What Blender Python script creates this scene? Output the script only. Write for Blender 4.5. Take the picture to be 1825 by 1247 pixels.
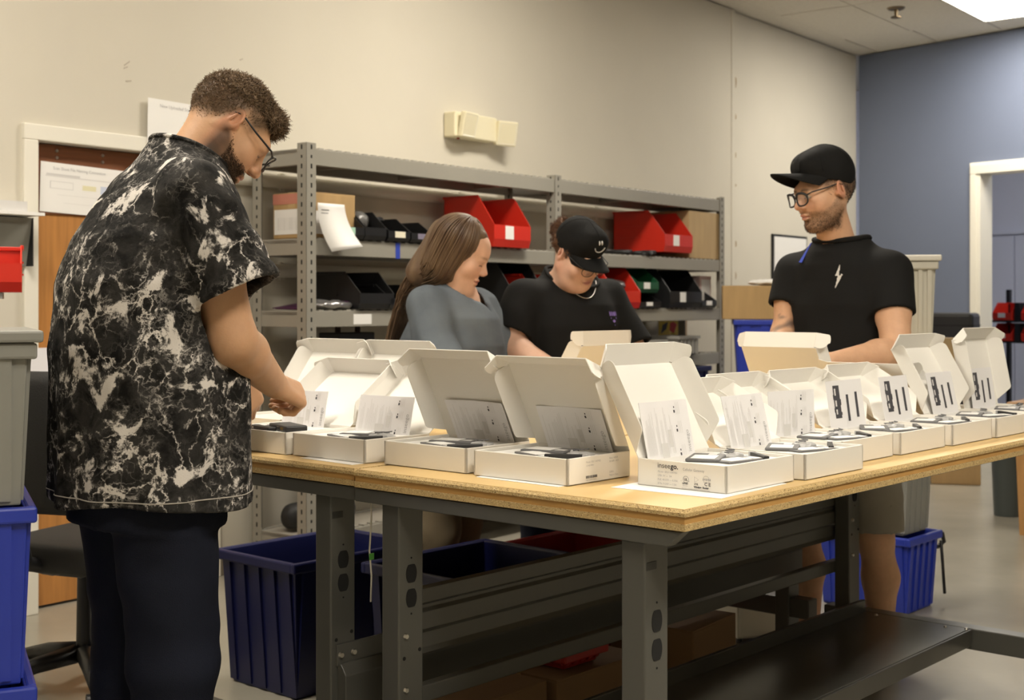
import bpy, bmesh, math, random
import numpy as np
from mathutils import Matrix, Vector

# ---------------------------------------------------------------- clear
for _o in list(bpy.data.objects):
    bpy.data.objects.remove(_o, do_unlink=True)
SC = bpy.context.scene
COL = SC.collection
R = math.radians

# ---------------------------------------------------------------- camera
FPX, CX, HY, EYE = 2350.0, 912.5, 543.0, 1.30
cam_d = bpy.data.cameras.new('camera')
cam = bpy.data.objects.new('camera', cam_d)
COL.objects.link(cam)
cam.location = (0, 0, EYE)
cam.rotation_euler = (math.pi / 2, 0, 0)
cam_d.sensor_width = 36.0
cam_d.sensor_fit = 'HORIZONTAL'
cam_d.lens = FPX / 1825.0 * 36.0
cam_d.shift_y = (HY - 1247 / 2) / 1825.0
cam_d.clip_start = 0.05
cam_d.dof.use_dof = True
cam_d.dof.focus_distance = 2.85
cam_d.dof.aperture_fstop = 7.0
SC.camera = cam

# ---------------------------------------------------------------- world, exposure
w = bpy.data.worlds.new('world')
SC.world = w
w.use_nodes = True
w.node_tree.nodes['Background'].inputs[0].default_value = (0.9, 0.85, 0.75, 1)
w.node_tree.nodes['Background'].inputs[1].default_value = 0.02
SC.view_settings.view_transform = 'Standard'
SC.view_settings.look = 'None'
SC.view_settings.gamma = 1.0
SC.view_settings.use_curve_mapping = False
SC.view_settings.exposure = 0.28
LIGHT_COL = (1.0, 0.92, 0.79, 1)
LIGHT_STR = 34.0
# (cx, cy along room axes, long axis turned) ; light panels of the ceiling, metres in the room frame
CEILING_PANELS = [(4.0, -1.6), (1.2, -1.9), (-1.6, -1.6), (8.2, -1.8), (1.2, -5.2), (-1.6, -5.2), (4.4, -5.4)]

# ---------------------------------------------------------------- frames
def P(px, py, Y):
    """a point of the photograph at distance Y (metres in front of the camera)"""
    return Vector(((px - CX) / FPX * Y, Y, EYE - (py - HY) / FPX * Y))

TA = R(41.5)
TU = Vector((math.sin(TA), math.cos(TA), 0)); TV = Vector((-math.cos(TA), math.sin(TA), 0))
TC = Vector((0.3161, 2.4, 0)); TROT = math.atan2(TU.y, TU.x)
TABLE_Z = 0.926
def T(u, v, z=0.0):
    return TC + TU * u + TV * v + Vector((0, 0, z))
WA = R(37.85)
RU = Vector((math.sin(WA), math.cos(WA), 0)); RV = Vector((-math.cos(WA), math.sin(WA), 0))
RC = Vector((-1.30, 6.47, 0)); RROT = math.atan2(RU.y, RU.x)
def W(x, y, z=0.0):
    return RC + RU * x + RV * y + Vector((0, 0, z))
CEIL = 3.62

# ---------------------------------------------------------------- materials
MATS = {}
def mat(name, col, rough=0.5, metal=0.0, var=0.0, vscale=8.0, bump=0.0, bscale=60.0, sub=0.0, spec=0.5, col2=None,
        stretch=(1, 1, 1), emit=None, estr=0.0, trans=0.0, alpha=1.0):
    if name in MATS:
        return MATS[name]
    m = bpy.data.materials.new(name); m.use_nodes = True
    nt = m.node_tree; b = nt.nodes['Principled BSDF']
    b.inputs['Roughness'].default_value = rough
    b.inputs['Metallic'].default_value = metal
    b.inputs['Specular IOR Level'].default_value = spec
    c = tuple(col) + (1,)
    b.inputs['Base Color'].default_value = c
    tc = nt.nodes.new('ShaderNodeTexCoord'); mp = nt.nodes.new('ShaderNodeMapping')
    mp.inputs['Scale'].default_value = stretch
    nt.links.new(tc.outputs['Object'], mp.inputs['Vector'])
    if var > 0 or col2 is not None:
        n = nt.nodes.new('ShaderNodeTexNoise'); n.inputs['Scale'].default_value = vscale
        n.inputs['Detail'].default_value = 5
        nt.links.new(mp.outputs['Vector'], n.inputs['Vector'])
        r = nt.nodes.new('ShaderNodeValToRGB')
        r.color_ramp.elements[0].position = 0.3; r.color_ramp.elements[1].position = 0.7
        if col2 is None:
            r.color_ramp.elements[0].color = tuple(max(0, x * (1 - var)) for x in col) + (1,)
            r.color_ramp.elements[1].color = tuple(min(1, x * (1 + var)) for x in col) + (1,)
        else:
            r.color_ramp.elements[0].color = c; r.color_ramp.elements[1].color = tuple(col2) + (1,)
        nt.links.new(n.outputs['Fac'], r.inputs['Fac'])
        nt.links.new(r.outputs['Color'], b.inputs['Base Color'])
    if bump > 0:
        n2 = nt.nodes.new('ShaderNodeTexNoise'); n2.inputs['Scale'].default_value = bscale
        n2.inputs['Detail'].default_value = 4
        nt.links.new(mp.outputs['Vector'], n2.inputs['Vector'])
        bp = nt.nodes.new('ShaderNodeBump'); bp.inputs['Strength'].default_value = bump
        bp.inputs['Distance'].default_value = 0.004
        nt.links.new(n2.outputs['Fac'], bp.inputs['Height'])
        nt.links.new(bp.outputs['Normal'], b.inputs['Normal'])
    if sub > 0:
        b.inputs['Subsurface Weight'].default_value = sub
        b.inputs['Subsurface Radius'].default_value = (0.012, 0.005, 0.003)
    if emit is not None:
        b.inputs['Emission Color'].default_value = tuple(emit) + (1,)
        b.inputs['Emission Strength'].default_value = estr
    if trans > 0:
        b.inputs['Transmission Weight'].default_value = trans
    b.inputs['Alpha'].default_value = alpha
    MATS[name] = m
    return m

def vcol_mat(name, rough=0.55, sub=0.12, bump=0.15, bscale=220, spec=0.35):
    if name in MATS:
        return MATS[name]
    m = bpy.data.materials.new(name); m.use_nodes = True
    nt = m.node_tree; b = nt.nodes['Principled BSDF']
    a = nt.nodes.new('ShaderNodeAttribute'); a.attribute_name = 'Col'
    tc = nt.nodes.new('ShaderNodeTexCoord')
    n = nt.nodes.new('ShaderNodeTexNoise'); n.inputs['Scale'].default_value = 35; n.inputs['Detail'].default_value = 4
    nt.links.new(tc.outputs['Object'], n.inputs['Vector'])
    mx = nt.nodes.new('ShaderNodeMix'); mx.data_type = 'RGBA'; mx.blend_type = 'MULTIPLY'
    mx.inputs['Factor'].default_value = 0.25
    nt.links.new(a.outputs['Color'], mx.inputs['A']); nt.links.new(n.outputs['Color'], mx.inputs['B'])
    hs = nt.nodes.new('ShaderNodeHueSaturation'); hs.inputs['Saturation'].default_value = 0.0
    nt.links.new(n.outputs['Color'], hs.inputs['Color']); nt.links.new(hs.outputs['Color'], mx.inputs['B'])
    nt.links.new(mx.outputs['Result'], b.inputs['Base Color'])
    b.inputs['Roughness'].default_value = rough
    b.inputs['Specular IOR Level'].default_value = spec
    if sub > 0:
        b.inputs['Subsurface Weight'].default_value = sub
        b.inputs['Subsurface Radius'].default_value = (0.012, 0.005, 0.003)
    n2 = nt.nodes.new('ShaderNodeTexNoise'); n2.inputs['Scale'].default_value = bscale; n2.inputs['Detail'].default_value = 3
    nt.links.new(tc.outputs['Object'], n2.inputs['Vector'])
    bp = nt.nodes.new('ShaderNodeBump'); bp.inputs['Strength'].default_value = bump; bp.inputs['Distance'].default_value = 0.002
    nt.links.new(n2.outputs['Fac'], bp.inputs['Height']); nt.links.new(bp.outputs['Normal'], b.inputs['Normal'])
    MATS[name] = m
    return m

# ---------------------------------------------------------------- object helpers
def tag(o, label=None, cat=None, group=None, kind=None):
    if label: o['label'] = label
    if cat: o['category'] = cat
    if group: o['group'] = group
    if kind: o['kind'] = kind
    return o

def empty(name, loc, rz=0.0, label=None, cat=None, group=None):
    o = bpy.data.objects.new(name, None); COL.objects.link(o)
    o.empty_display_size = 0.05
    o.location = loc; o.rotation_euler = (0, 0, rz)
    return tag(o, label, cat, group)

def link(name, me, m=None, parent=None, smooth=False, loc=None, rot=None):
    o = bpy.data.objects.new(name, me); COL.objects.link(o)
    if m is not None and len(me.materials) == 0: me.materials.append(m)
    if parent is not None: o.parent = parent
    if loc is not None: o.location = loc
    if rot is not None: o.rotation_euler = rot
    if smooth:
        me.polygons.foreach_set('use_smooth', [True] * len(me.polygons))
    return o

class MB:
    """collects simple solids into one mesh"""
    def __init__(s):
        s.v = []; s.f = []; s.M = None
    def add(s, vs, fs):
        k = len(s.v)
        if s.M is not None:
            vs = [tuple(s.M @ Vector(p)) for p in vs]
        s.v += [tuple(p) for p in vs]; s.f += [tuple(i + k for i in f) for f in fs]
        return s
    def box(s, x0, x1, y0, y1, z0, z1):
        return s.add([(x0,y0,z0),(x1,y0,z0),(x1,y1,z0),(x0,y1,z0),(x0,y0,z1),(x1,y0,z1),(x1,y1,z1),(x0,y1,z1)],
                     [(0,3,2,1),(4,5,6,7),(0,1,5,4),(1,2,6,5),(2,3,7,6),(3,0,4,7)])
    def prism(s, pts, axis, a, b):
        """extrude a 2D polygon (list of pairs) along axis 0/1/2 from a to b"""
        n = len(pts)
        def mk(p, t):
            q = list(p); q.insert(axis, t); return tuple(q)
        vs = [mk(p, a) for p in pts] + [mk(p, b) for p in pts]
        fs = [tuple(range(n))[::-1], tuple(range(n, 2*n))] + [(i, (i+1) % n, n+(i+1) % n, n+i) for i in range(n)]
        return s.add(vs, fs)
    def cyl(s, a, b, ra, rb=None, n=16, caps=True):
        a = Vector(a); b = Vector(b); rb = ra if rb is None else rb
        d = (b - a).normalized()
        t = Vector((0,0,1)) if abs(d.z) < 0.9 else Vector((1,0,0))
        x = d.cross(t).normalized(); y = d.cross(x)
        vs = []
        for c, r in ((a, ra), (b, rb)):
            for i in range(n):
                g = 2*math.pi*i/n
                vs.append(c + x*math.cos(g)*r + y*math.sin(g)*r)
        fs = [(i, i+n, (i+1) % n+n, (i+1) % n) for i in range(n)]
        if caps: fs += [tuple(range(n)), tuple(range(2*n-1, n-1, -1))]
        return s.add(vs, fs)
    def tube(s, pts, r, n=8, closed=False):
        pts = [Vector(p) for p in pts]; m = len(pts)
        rr = r if isinstance(r, (list, tuple)) else [r]*m
        vs = []; prev = None
        for i, p in enumerate(pts):
            if closed: d = (pts[(i+1) % m] - pts[i-1]).normalized()
            else: d = (pts[min(i+1, m-1)] - pts[max(i-1, 0)]).normalized()
            if prev is None:
                t = Vector((0,0,1)) if abs(d.z) < 0.9 else Vector((1,0,0))
                x = d.cross(t).normalized()
            else:
                x = (prev - d*prev.dot(d))
                x = x.normalized() if x.length > 1e-6 else d.orthogonal().normalized()
            prev = x; y = d.cross(x)
            for k in range(n):
                g = 2*math.pi*k/n
                vs.append(p + x*math.cos(g)*rr[i] + y*math.sin(g)*rr[i])
        fs = []
        for i in range(m if closed else m-1):
            j = (i+1) % m
            for k in range(n):
                l = (k+1) % n
                fs.append((i*n+k, i*n+l, j*n+l, j*n+k))
        if not closed:
            fs += [tuple(range(n))[::-1], tuple(range((m-1)*n, m*n))]
        return s.add(vs, fs)
    def plate(s, pts, t):
        """planar 3D polygon given thickness t (both sides t/2)"""
        pts = [Vector(p) for p in pts]; n = len(pts)
        nr = Vector((0,0,0))
        for i in range(n):
            nr += (pts[i]-pts[0]).cross(pts[(i+1) % n]-pts[0])
        nr.normalize()
        vs = [p - nr*t/2 for p in pts] + [p + nr*t/2 for p in pts]
        fs = [tuple(range(n))[::-1], tuple(range(n, 2*n))] + [(i, (i+1) % n, n+(i+1) % n, n+i) for i in range(n)]
        return s.add(vs, fs)
    def mesh(s, name, m=None):
        me = bpy.data.meshes.new(name); me.from_pydata(s.v, [], s.f); me.update()
        if m is not None: me.materials.append(m)
        return me
    def build(s, name, m, parent=None, smooth=False, bevel=0.0, loc=None, rot=None, auto=False):
        me = s.mesh(name, m)
        if bevel > 0:
            bm = bmesh.new(); bm.from_mesh(me)
            bmesh.ops.recalc_face_normals(bm, faces=bm.faces)
            es = [e for e in bm.edges if len(e.link_faces) == 2 and e.calc_face_angle(0) > 0.6]
            bmesh.ops.bevel(bm, geom=es, offset=bevel, segments=2, affect='EDGES', profile=0.5, clamp_overlap=True)
            bm.to_mesh(me); bm.free()
        else:
            bm = bmesh.new(); bm.from_mesh(me); bmesh.ops.recalc_face_normals(bm, faces=bm.faces)
            bm.to_mesh(me); bm.free()
        if auto:
            me.polygons.foreach_set('use_smooth', [True]*len(me.polygons))
            try: me.set_sharp_from_angle(angle=R(40))
            except Exception: pass
        return link(name, me, m, parent, smooth, loc, rot)

def mbox(name, m, parent, x0, x1, y0, y1, z0, z1, bevel=0.0, **k):
    return MB().box(x0, x1, y0, y1, z0, z1).build(name, m, parent, bevel=bevel, **k)

def text_mesh(s, size, name='lettering', bold=0.0, align='LEFT', depth=0.0):
    c = bpy.data.curves.new(name, 'FONT'); c.body = s; c.size = size; c.align_x = align; c.offset = bold
    c.resolution_u = 2; c.extrude = depth
    o = bpy.data.objects.new(name, c); COL.objects.link(o)
    dg = bpy.context.evaluated_depsgraph_get(); dg.update()
    me = bpy.data.meshes.new_from_object(o.evaluated_get(dg))
    bpy.data.objects.remove(o, do_unlink=True); bpy.data.curves.remove(c)
    me.name = name
    return me

def copy_tree(o, parent=None):
    c = o.copy(); COL.objects.link(c)
    if parent is not None: c.parent = parent
    for ch in list(o.children):
        copy_tree(ch, c)
    return c

# ---------------------------------------------------------------- signed-distance modelling (people, hair, cloth)
def hash3(i, j, k):
    n = (i.astype(np.int64)*73856093) ^ (j.astype(np.int64)*19349663) ^ (k.astype(np.int64)*83492791)
    n = (n ^ (n >> 13)) * 1274126177
    return ((n & 0xffff).astype(np.float32) / 65535.0)*2-1
def noise3(p, f):
    q = p*f; i = np.floor(q).astype(np.int64); t = (q-i).astype(np.float32); t = t*t*(3-2*t)
    r = 0
    for a in (0,1):
        for b in (0,1):
            for c in (0,1):
                wt = (t[:,0] if a else 1-t[:,0])*(t[:,1] if b else 1-t[:,1])*(t[:,2] if c else 1-t[:,2])
                r = r + wt*hash3(i[:,0]+a, i[:,1]+b, i[:,2]+c)
    return r

def A(v): return np.array(v, dtype=np.float32)
class Sdf:
    def __init__(s):
        s.ops = []   # (fn, k, mode, centre, radius)
    def cap(s, a, b, ra, rb=None, k=0.02, mode='u'):
        a = A(a); b = A(b); rb = ra if rb is None else rb
        ab = b-a; L = float(ab@ab)+1e-9
        def fn(p):
            h = np.clip(((p-a)@ab)/L, 0, 1)
            return np.linalg.norm(p-a-h[:,None]*ab, axis=1)-(ra+(rb-ra)*h)
        s.ops.append((fn, k, mode, (a+b)/2, math.sqrt(L)/2+max(ra, rb))); return s
    def ell(s, c, r, M=None, k=0.02, mode='u'):
        c = A(c); r = A(r)
        Mt = None if M is None else A(M)
        def fn(p):
            q = p-c
            if Mt is not None: q = q@Mt
            k0 = np.linalg.norm(q/r, axis=1); k1 = np.linalg.norm(q/(r*r), axis=1)+1e-9
            return k0*(k0-1)/k1
        s.ops.append((fn, k, mode, c, float(max(r)))); return s
    def loft(s, secs, k=0.02, mode='u', pw=2.4):
        """secs: (z, cx, cy, rx, ry) ascending z; an upright loft of rounded sections"""
        S = A(secs)
        def fn(p):
            z = p[:,2]
            g = [np.interp(z, S[:,0], S[:,i]) for i in (1,2,3,4)]
            q = (np.abs((p[:,0]-g[0])/g[2])**pw+np.abs((p[:,1]-g[1])/g[3])**pw)**(1/pw)
            d = (q-1)*np.minimum(g[2], g[3])
            return np.maximum(d, np.maximum(S[0,0]-z, z-S[-1,0]))
        c = A([(S[:,1]).mean(), S[:,2].mean(), (S[0,0]+S[-1,0])/2])
        s.ops.append((fn, k, mode, c, float((S[-1,0]-S[0,0])/2+S[:,3:].max()+np.abs(S[:,1:3]-c[:2]).max()))); return s
    def fn(s, f, k=0.005, mode='u', c=(0,0,0), r=99):
        s.ops.append((f, k, mode, A(c), r)); return s
    def __call__(s, p):
        p = p.astype(np.float32)
        d = np.full(len(p), 9.0, dtype=np.float32)
        for fn, k, mode, c, r in s.ops:
            lb = np.linalg.norm(p-c, axis=1)-r*1.05
            if mode == 'u': m = lb < d+k
            else: m = lb < k-d if r < 90 else np.ones(len(p), bool)
            if not m.any(): continue
            x = fn(p[m]); a = d[m]
            if mode == 'u':
                h = np.clip(0.5+0.5*(a-x)/k, 0, 1); d[m] = a*(1-h)+x*h-k*h*(1-h)
            elif mode == 's':      # subtract
                h = np.clip(0.5-0.5*(a+x)/k, 0, 1); d[m] = a*(1-h)-x*h+k*h*(1-h)
            elif mode == 'd':      # displace by the returned amount
                d[m] = a+x
            elif mode == 'i':      # intersect
                h = np.clip(0.5-0.5*(x-a)/k, 0, 1); d[m] = x*(1-h)+a*h+k*h*(1-h)
        return d

def surface(f, lo, hi, h):
    lo = A(lo); hi = A(hi)
    B = 4
    nb = np.ceil((hi-lo)/(h*B)).astype(int)
    n = nb*B
    ax = [lo[i]+h*np.arange(n[i], dtype=np.float32) for i in range(3)]
    cx = [lo[i]+h*(B*np.arange(nb[i], dtype=np.float32)+(B-1)/2) for i in range(3)]
    G = np.stack(np.meshgrid(*cx, indexing='ij'), -1).reshape(-1,3)
    dc = f(G).reshape(nb)
    D = np.repeat(np.repeat(np.repeat(dc, B, 0), B, 1), B, 2).astype(np.float32)
    near = np.abs(D) < h*B*1.7
    idx = np.argwhere(near)
    pts = np.stack([ax[0][idx[:,0]], ax[1][idx[:,1]], ax[2][idx[:,2]]], -1)
    out = np.empty(len(pts), np.float32)
    for a in range(0, len(pts), 400000):
        out[a:a+400000] = f(pts[a:a+400000])
    D[near] = out
    S = D < 0
    c = np.zeros(np.array(D.shape)-1, np.int8)
    offs = [(a,b,d) for a in (0,1) for b in (0,1) for d in (0,1)]
    for a,b,d in offs:
        c += S[a:S.shape[0]-1+a, b:S.shape[1]-1+b, d:S.shape[2]-1+d]
    act = (c > 0) & (c < 8)
    cells = np.argwhere(act)
    ids = np.full(act.shape, -1, np.int64); ids[act] = np.arange(len(cells))
    val = np.stack([D[cells[:,0]+a, cells[:,1]+b, cells[:,2]+d] for a,b,d in offs], 1)
    O = A(offs); acc = np.zeros((len(cells),3), np.float32); cnt = np.zeros(len(cells), np.float32)
    for i in range(8):
        for j in range(i+1, 8):
            if np.abs(O[i]-O[j]).sum() != 1: continue
            m = (val[:,i] < 0) != (val[:,j] < 0)
            t = val[m,i]/(val[m,i]-val[m,j])
            acc[m] += O[i]+t[:,None]*(O[j]-O[i]); cnt[m] += 1
    V = lo+h*(cells+acc/cnt[:,None])
    F = []
    for axi in range(3):
        s0 = [slice(None)]*3; s1 = [slice(None)]*3
        s0[axi] = slice(0,-1); s1[axi] = slice(1,None)
        ch = S[tuple(s0)] != S[tuple(s1)]
        e = np.argwhere(ch)
        o1, o2 = [i for i in range(3) if i != axi]
        ok = (e[:,o1] > 0) & (e[:,o2] > 0) & (e[:,o1] < D.shape[o1]-1) & (e[:,o2] < D.shape[o2]-1)
        e = e[ok]
        q = []
        for da, db in ((-1,-1),(0,-1),(0,0),(-1,0)):
            t = e.copy(); t[:,o1] += da; t[:,o2] += db
            q.append(ids[t[:,0],t[:,1],t[:,2]])
        q = np.stack(q, 1)
        fl = S[e[:,0],e[:,1],e[:,2]]
        if axi == 1: fl = ~fl
        q[~fl] = q[~fl][:,::-1]
        F.append(q)
    F = np.concatenate(F); F = F[(F >= 0).all(1)]
    return V, F

def np_mesh(name, V, F, m, parent=None, cols=None, smooth=True):
    me = bpy.data.meshes.new(name)
    me.vertices.add(len(V)); me.vertices.foreach_set('co', np.asarray(V, np.float32).ravel())
    k = F.shape[1]
    me.loops.add(F.size); me.loops.foreach_set('vertex_index', F.astype(np.int32).ravel())
    me.polygons.add(len(F)); me.polygons.foreach_set('loop_start', np.arange(0, F.size, k, dtype=np.int32))
    try: me.polygons.foreach_set('loop_total', np.full(len(F), k, np.int32))
    except Exception: pass
    me.update(calc_edges=True)
    me.polygons.foreach_set('use_smooth', np.ones(len(F), bool))
    if cols is not None:
        at = me.color_attributes.new('Col', 'FLOAT_COLOR', 'POINT')
        c4 = np.ones((len(V),4), np.float32); c4[:,:3] = cols
        at.data.foreach_set('color', c4.ravel())
    me.materials.append(m)
    return link(name, me, m, parent)

def sdf_obj(name, f, lo, hi, h, m, parent=None, colfn=None, fine=None):
    """fine: list of (lo, hi, h) boxes extracted at a finer step; one mesh results"""
    V, F = surface(f, lo, hi, h)
    if fine:
        for (l2, h2, st) in fine:
            c = V[F].mean(1)
            F = F[~((c > A(l2)+1.2*h) & (c < A(h2)-1.2*h)).all(1)]
        Vs = [V]; Fs = [F]; n = len(V)
        for (l2, h2, st) in fine:
            v, q = surface(f, l2, h2, st)
            Vs.append(v); Fs.append(q+n); n += len(v)
        V = np.concatenate(Vs); F = np.concatenate(Fs)
        used = np.unique(F); mp = np.full(len(V), -1, np.int64); mp[used] = np.arange(len(used))
        V = V[used]; F = mp[F]
    cols = colfn(V.astype(np.float32)) if colfn else None
    global LASTV
    LASTV = V.astype(np.float32)
    return np_mesh(name, V, F, m, parent, cols)

# ================================================================ SETTING
M_WALL = mat('wall_paint', (0.64, 0.60, 0.51), 0.75, var=0.03, vscale=1.2, bump=0.05, bscale=120)
M_WALL2 = mat('wall_paint_lit', (0.68, 0.64, 0.55), 0.75, var=0.025, vscale=1.5, bump=0.05, bscale=120)  # far stretch of the wall, its brighter lighting put into the colour
M_BLUE = mat('wall_paint_blue', (0.150, 0.180, 0.262), 0.6, var=0.05, vscale=1.0, bump=0.05, bscale=120)
M_TRIMW = mat('trim_white', (0.82, 0.79, 0.70), 0.4)
M_BASE = mat('baseboard_vinyl', (0.20, 0.165, 0.12), 0.5)
M_LILAC = mat('office_wall_white', (0.78, 0.78, 0.84), 0.7)
M_TILE = mat('ceiling_tile', (0.72, 0.68, 0.60), 0.9, var=0.04, vscale=30, bump=0.35, bscale=180)
M_PAPER = mat('paper_white', (0.86, 0.85, 0.83), 0.6)
M_INK = mat('ink_dark', (0.06, 0.06, 0.07), 0.6)
M_INKG = mat('ink_grey', (0.42, 0.42, 0.43), 0.6)
M_INKL = mat('ink_light_grey', (0.66, 0.65, 0.64), 0.6)
M_BLACK = mat('plastic_black', (0.014, 0.014, 0.015), 0.42)
M_STEEL = mat('steel_bright', (0.62, 0.60, 0.56), 0.3, metal=1.0)

def floor_mat():
    m = bpy.data.materials.new('floor_sealed_concrete'); m.use_nodes = True
    nt = m.node_tree; b = nt.nodes['Principled BSDF']
    tc = nt.nodes.new('ShaderNodeTexCoord')
    n = nt.nodes.new('ShaderNodeTexNoise'); n.inputs['Scale'].default_value = 1.3; n.inputs['Detail'].default_value = 8
    n.inputs['Roughness'].default_value = 0.6
    nt.links.new(tc.outputs['Object'], n.inputs['Vector'])
    r = nt.nodes.new('ShaderNodeValToRGB')
    r.color_ramp.elements[0].position = 0.3; r.color_ramp.elements[0].color = (0.31, 0.288, 0.232, 1)
    r.color_ramp.elements[1].position = 0.72; r.color_ramp.elements[1].color = (0.395, 0.367, 0.30, 1)
    nt.links.new(n.outputs['Fac'], r.inputs['Fac'])
    v = nt.nodes.new('ShaderNodeTexVoronoi'); v.inputs['Scale'].default_value = 2.2
    nt.links.new(tc.outputs['Object'], v.inputs['Vector'])
    r2 = nt.nodes.new('ShaderNodeValToRGB')
    r2.color_ramp.elements[0].position = 0.018; r2.color_ramp.elements[0].color = (0.55, 0.5, 0.42, 1)
    r2.color_ramp.elements[1].position = 0.03; r2.color_ramp.elements[1].color = (1, 1, 1, 1)
    nt.links.new(v.outputs['Distance'], r2.inputs['Fac'])
    mx = nt.nodes.new('ShaderNodeMix'); mx.data_type = 'RGBA'; mx.blend_type = 'MULTIPLY'; mx.inputs['Factor'].default_value = 1
    nt.links.new(r.outputs['Color'], mx.inputs['A']); nt.links.new(r2.outputs['Color'], mx.inputs['B'])
    nt.links.new(mx.outputs['Result'], b.inputs['Base Color'])
    b.inputs['Roughness'].default_value = 0.27
    n3 = nt.nodes.new('ShaderNodeTexNoise'); n3.inputs['Scale'].default_value = 4
    nt.links.new(tc.outputs['Object'], n3.inputs['Vector'])
    bp = nt.nodes.new('ShaderNodeBump'); bp.inputs['Strength'].default_value = 0.12; bp.inputs['Distance'].default_value = 0.01
    nt.links.new(n3.outputs['Fac'], bp.inputs['Height']); nt.links.new(bp.outputs['Normal'], b.inputs['Normal'])
    return m

def struct(o):
    o['kind'] = 'structure'; return o

fl = struct(mbox('floor', floor_mat(), None, -9, 16, -7, 22, -0.12, 0.0))
K = W(7.40, 0); BU = Vector((0.640, -0.768, 0)); BN = Vector((0.768, 0.640, 0))   # blue wall runs along BU, BN points behind it
BROT = math.atan2(BU.y, BU.x)

# wall with the rack and the brown door; opening x -1.17..-0.23, z 0..2.0
wl = empty('wall_left', RC, RROT); struct(wl)
DX0, DX1, DZ = -1.165, -0.235, 2.005
b = MB().box(-7, DX0, 0, 0.12, 0, CEIL).box(DX1, 4.93, 0, 0.12, 0, CEIL).box(DX0, DX1, 0, 0.12, DZ, CEIL)
b.build('wall_left_panel', M_WALL, wl)
MB().box(4.93, 7.40, 0.03, 0.14, 0, CEIL).build('wall_left_far_panel', M_WALL2, wl)
mbox('wall_left_edge_strip', M_WALL2, wl, 4.925, 4.985, -0.006, 0.03, 0, CEIL, bevel=0.003)
# glue blotches left along the seam
random.seed(4)
gl = MB()
z = 0.9
while z < 3.55:
    hgt = random.uniform(0.025, 0.11)
    n = 9; pts = []
    for i in range(n):
        a = 2*math.pi*i/n
        pts.append((5.045+0.024*math.cos(a)*random.uniform(0.6, 1.1), z+hgt/2*math.sin(a)*random.uniform(0.8, 1.1)))
    gl.prism(pts, 1, 0.0285, 0.032)
    z += hgt+random.uniform(0.1, 0.42)
gl.build('glue_marks', mat('old_glue', (0.34, 0.23, 0.10), 0.7), wl)
# scuffs on the wall
sc = MB()
for (px, py, l, an) in ((226, 117, 0.03, 1.1), (224, 122, 0.02, 0.3), (430, 107, 0.018, 0.2), (229, 145, 0.03, 0.05)):
    q = P(px, py, 5.9)
    # slide along the view ray to the wall plane
    d = (q-Vector((0,0,EYE))); nrm = RV
    t = ((RC-Vector((0,0,EYE))).dot(nrm))/d.dot(nrm)
    q = Vector((0,0,EYE))+d*t
    lx = (q-RC).dot(RU)
    sc.prism([(lx-l/2, q.z-0.004), (lx+l/2, q.z+0.02*math.sin(an)), (lx+l/2, q.z+0.006+0.02*math.sin(an)), (lx-l/2, q.z+0.002)], 1, -0.002, 0.001)
sc.build('scuff_marks', mat('scuff', (0.45, 0.40, 0.33), 0.8), wl)

# door frame and door
dr = empty('door_1', W(0, 0), RROT); struct(dr)
for nm, x0, x1, z0, z1 in (('jamb', DX0-0.055, DX0+0.012, 0, DZ-0.012), ('jamb', DX1-0.012, DX1+0.055, 0, DZ-0.012), ('head', DX0-0.055, DX1+0.055, DZ-0.012, DZ+0.055)):
    mbox(nm, M_TRIMW, dr, x0, x1, -0.022, 0.13, z0, z1, bevel=0.004)
M_DOOR = mat('door_wood', (0.46, 0.205, 0.055), 0.45, var=0.16, vscale=5, stretch=(9, 9, 0.6), bump=0.05, bscale=30)
M_DOORD = mat('door_wood_dark', (0.20, 0.072, 0.028), 0.45, var=0.15, vscale=6, stretch=(0.7, 9, 9))
slab = mbox('slab', M_DOOR, dr, DX0+0.014, DX1-0.014, 0.06, 0.104, 0.012, DZ-0.014, bevel=0.002)
pn = mbox('top_panel', M_DOORD, dr, DX0+0.016, DX1-0.016, 0.052, 0.062, 1.69, DZ-0.016, bevel=0.001)
for cxx in (-1.02, -0.79, -0.55):
    for zz in (1.935, 1.965):
        MB().cyl((cxx, 0.053, zz), (cxx, 0.047, zz), 0.008, 0.006, 12).build('bolt', M_STEEL, dr, auto=True)

# blue wall with a doorway into the next room
wb = empty('wall_blue', K, BROT); struct(wb)
OX0, OX1, OZ = 1.24, 2.75, 2.44
b = MB().box(0.0, OX0, 0, 0.14, 0, CEIL).box(OX1, 9.2, 0, 0.14, 0, CEIL).box(OX0, OX1, 0, 0.14, OZ, CEIL)
b.build('wall_blue_panel', M_BLUE, wb)
d2 = empty('door_2', K, BROT); struct(d2)
for nm, x0, x1, z0, z1 in (('jamb', OX0-0.085, OX0+0.015, 0, OZ-0.015), ('jamb', OX1-0.015, OX1+0.085, 0, OZ-0.015), ('head', OX0-0.085, OX1+0.085, OZ-0.015, OZ+0.085)):
    mbox(nm, M_TRIMW, d2, x0, x1, -0.03, 0.17, z0, z1, bevel=0.006)
    mbox('moulding', M_TRIMW, d2, x0+0.012, x1-0.035, -0.042, -0.029, z0, z1-0.02 if nm == 'head' else z1, bevel=0.004)
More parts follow.
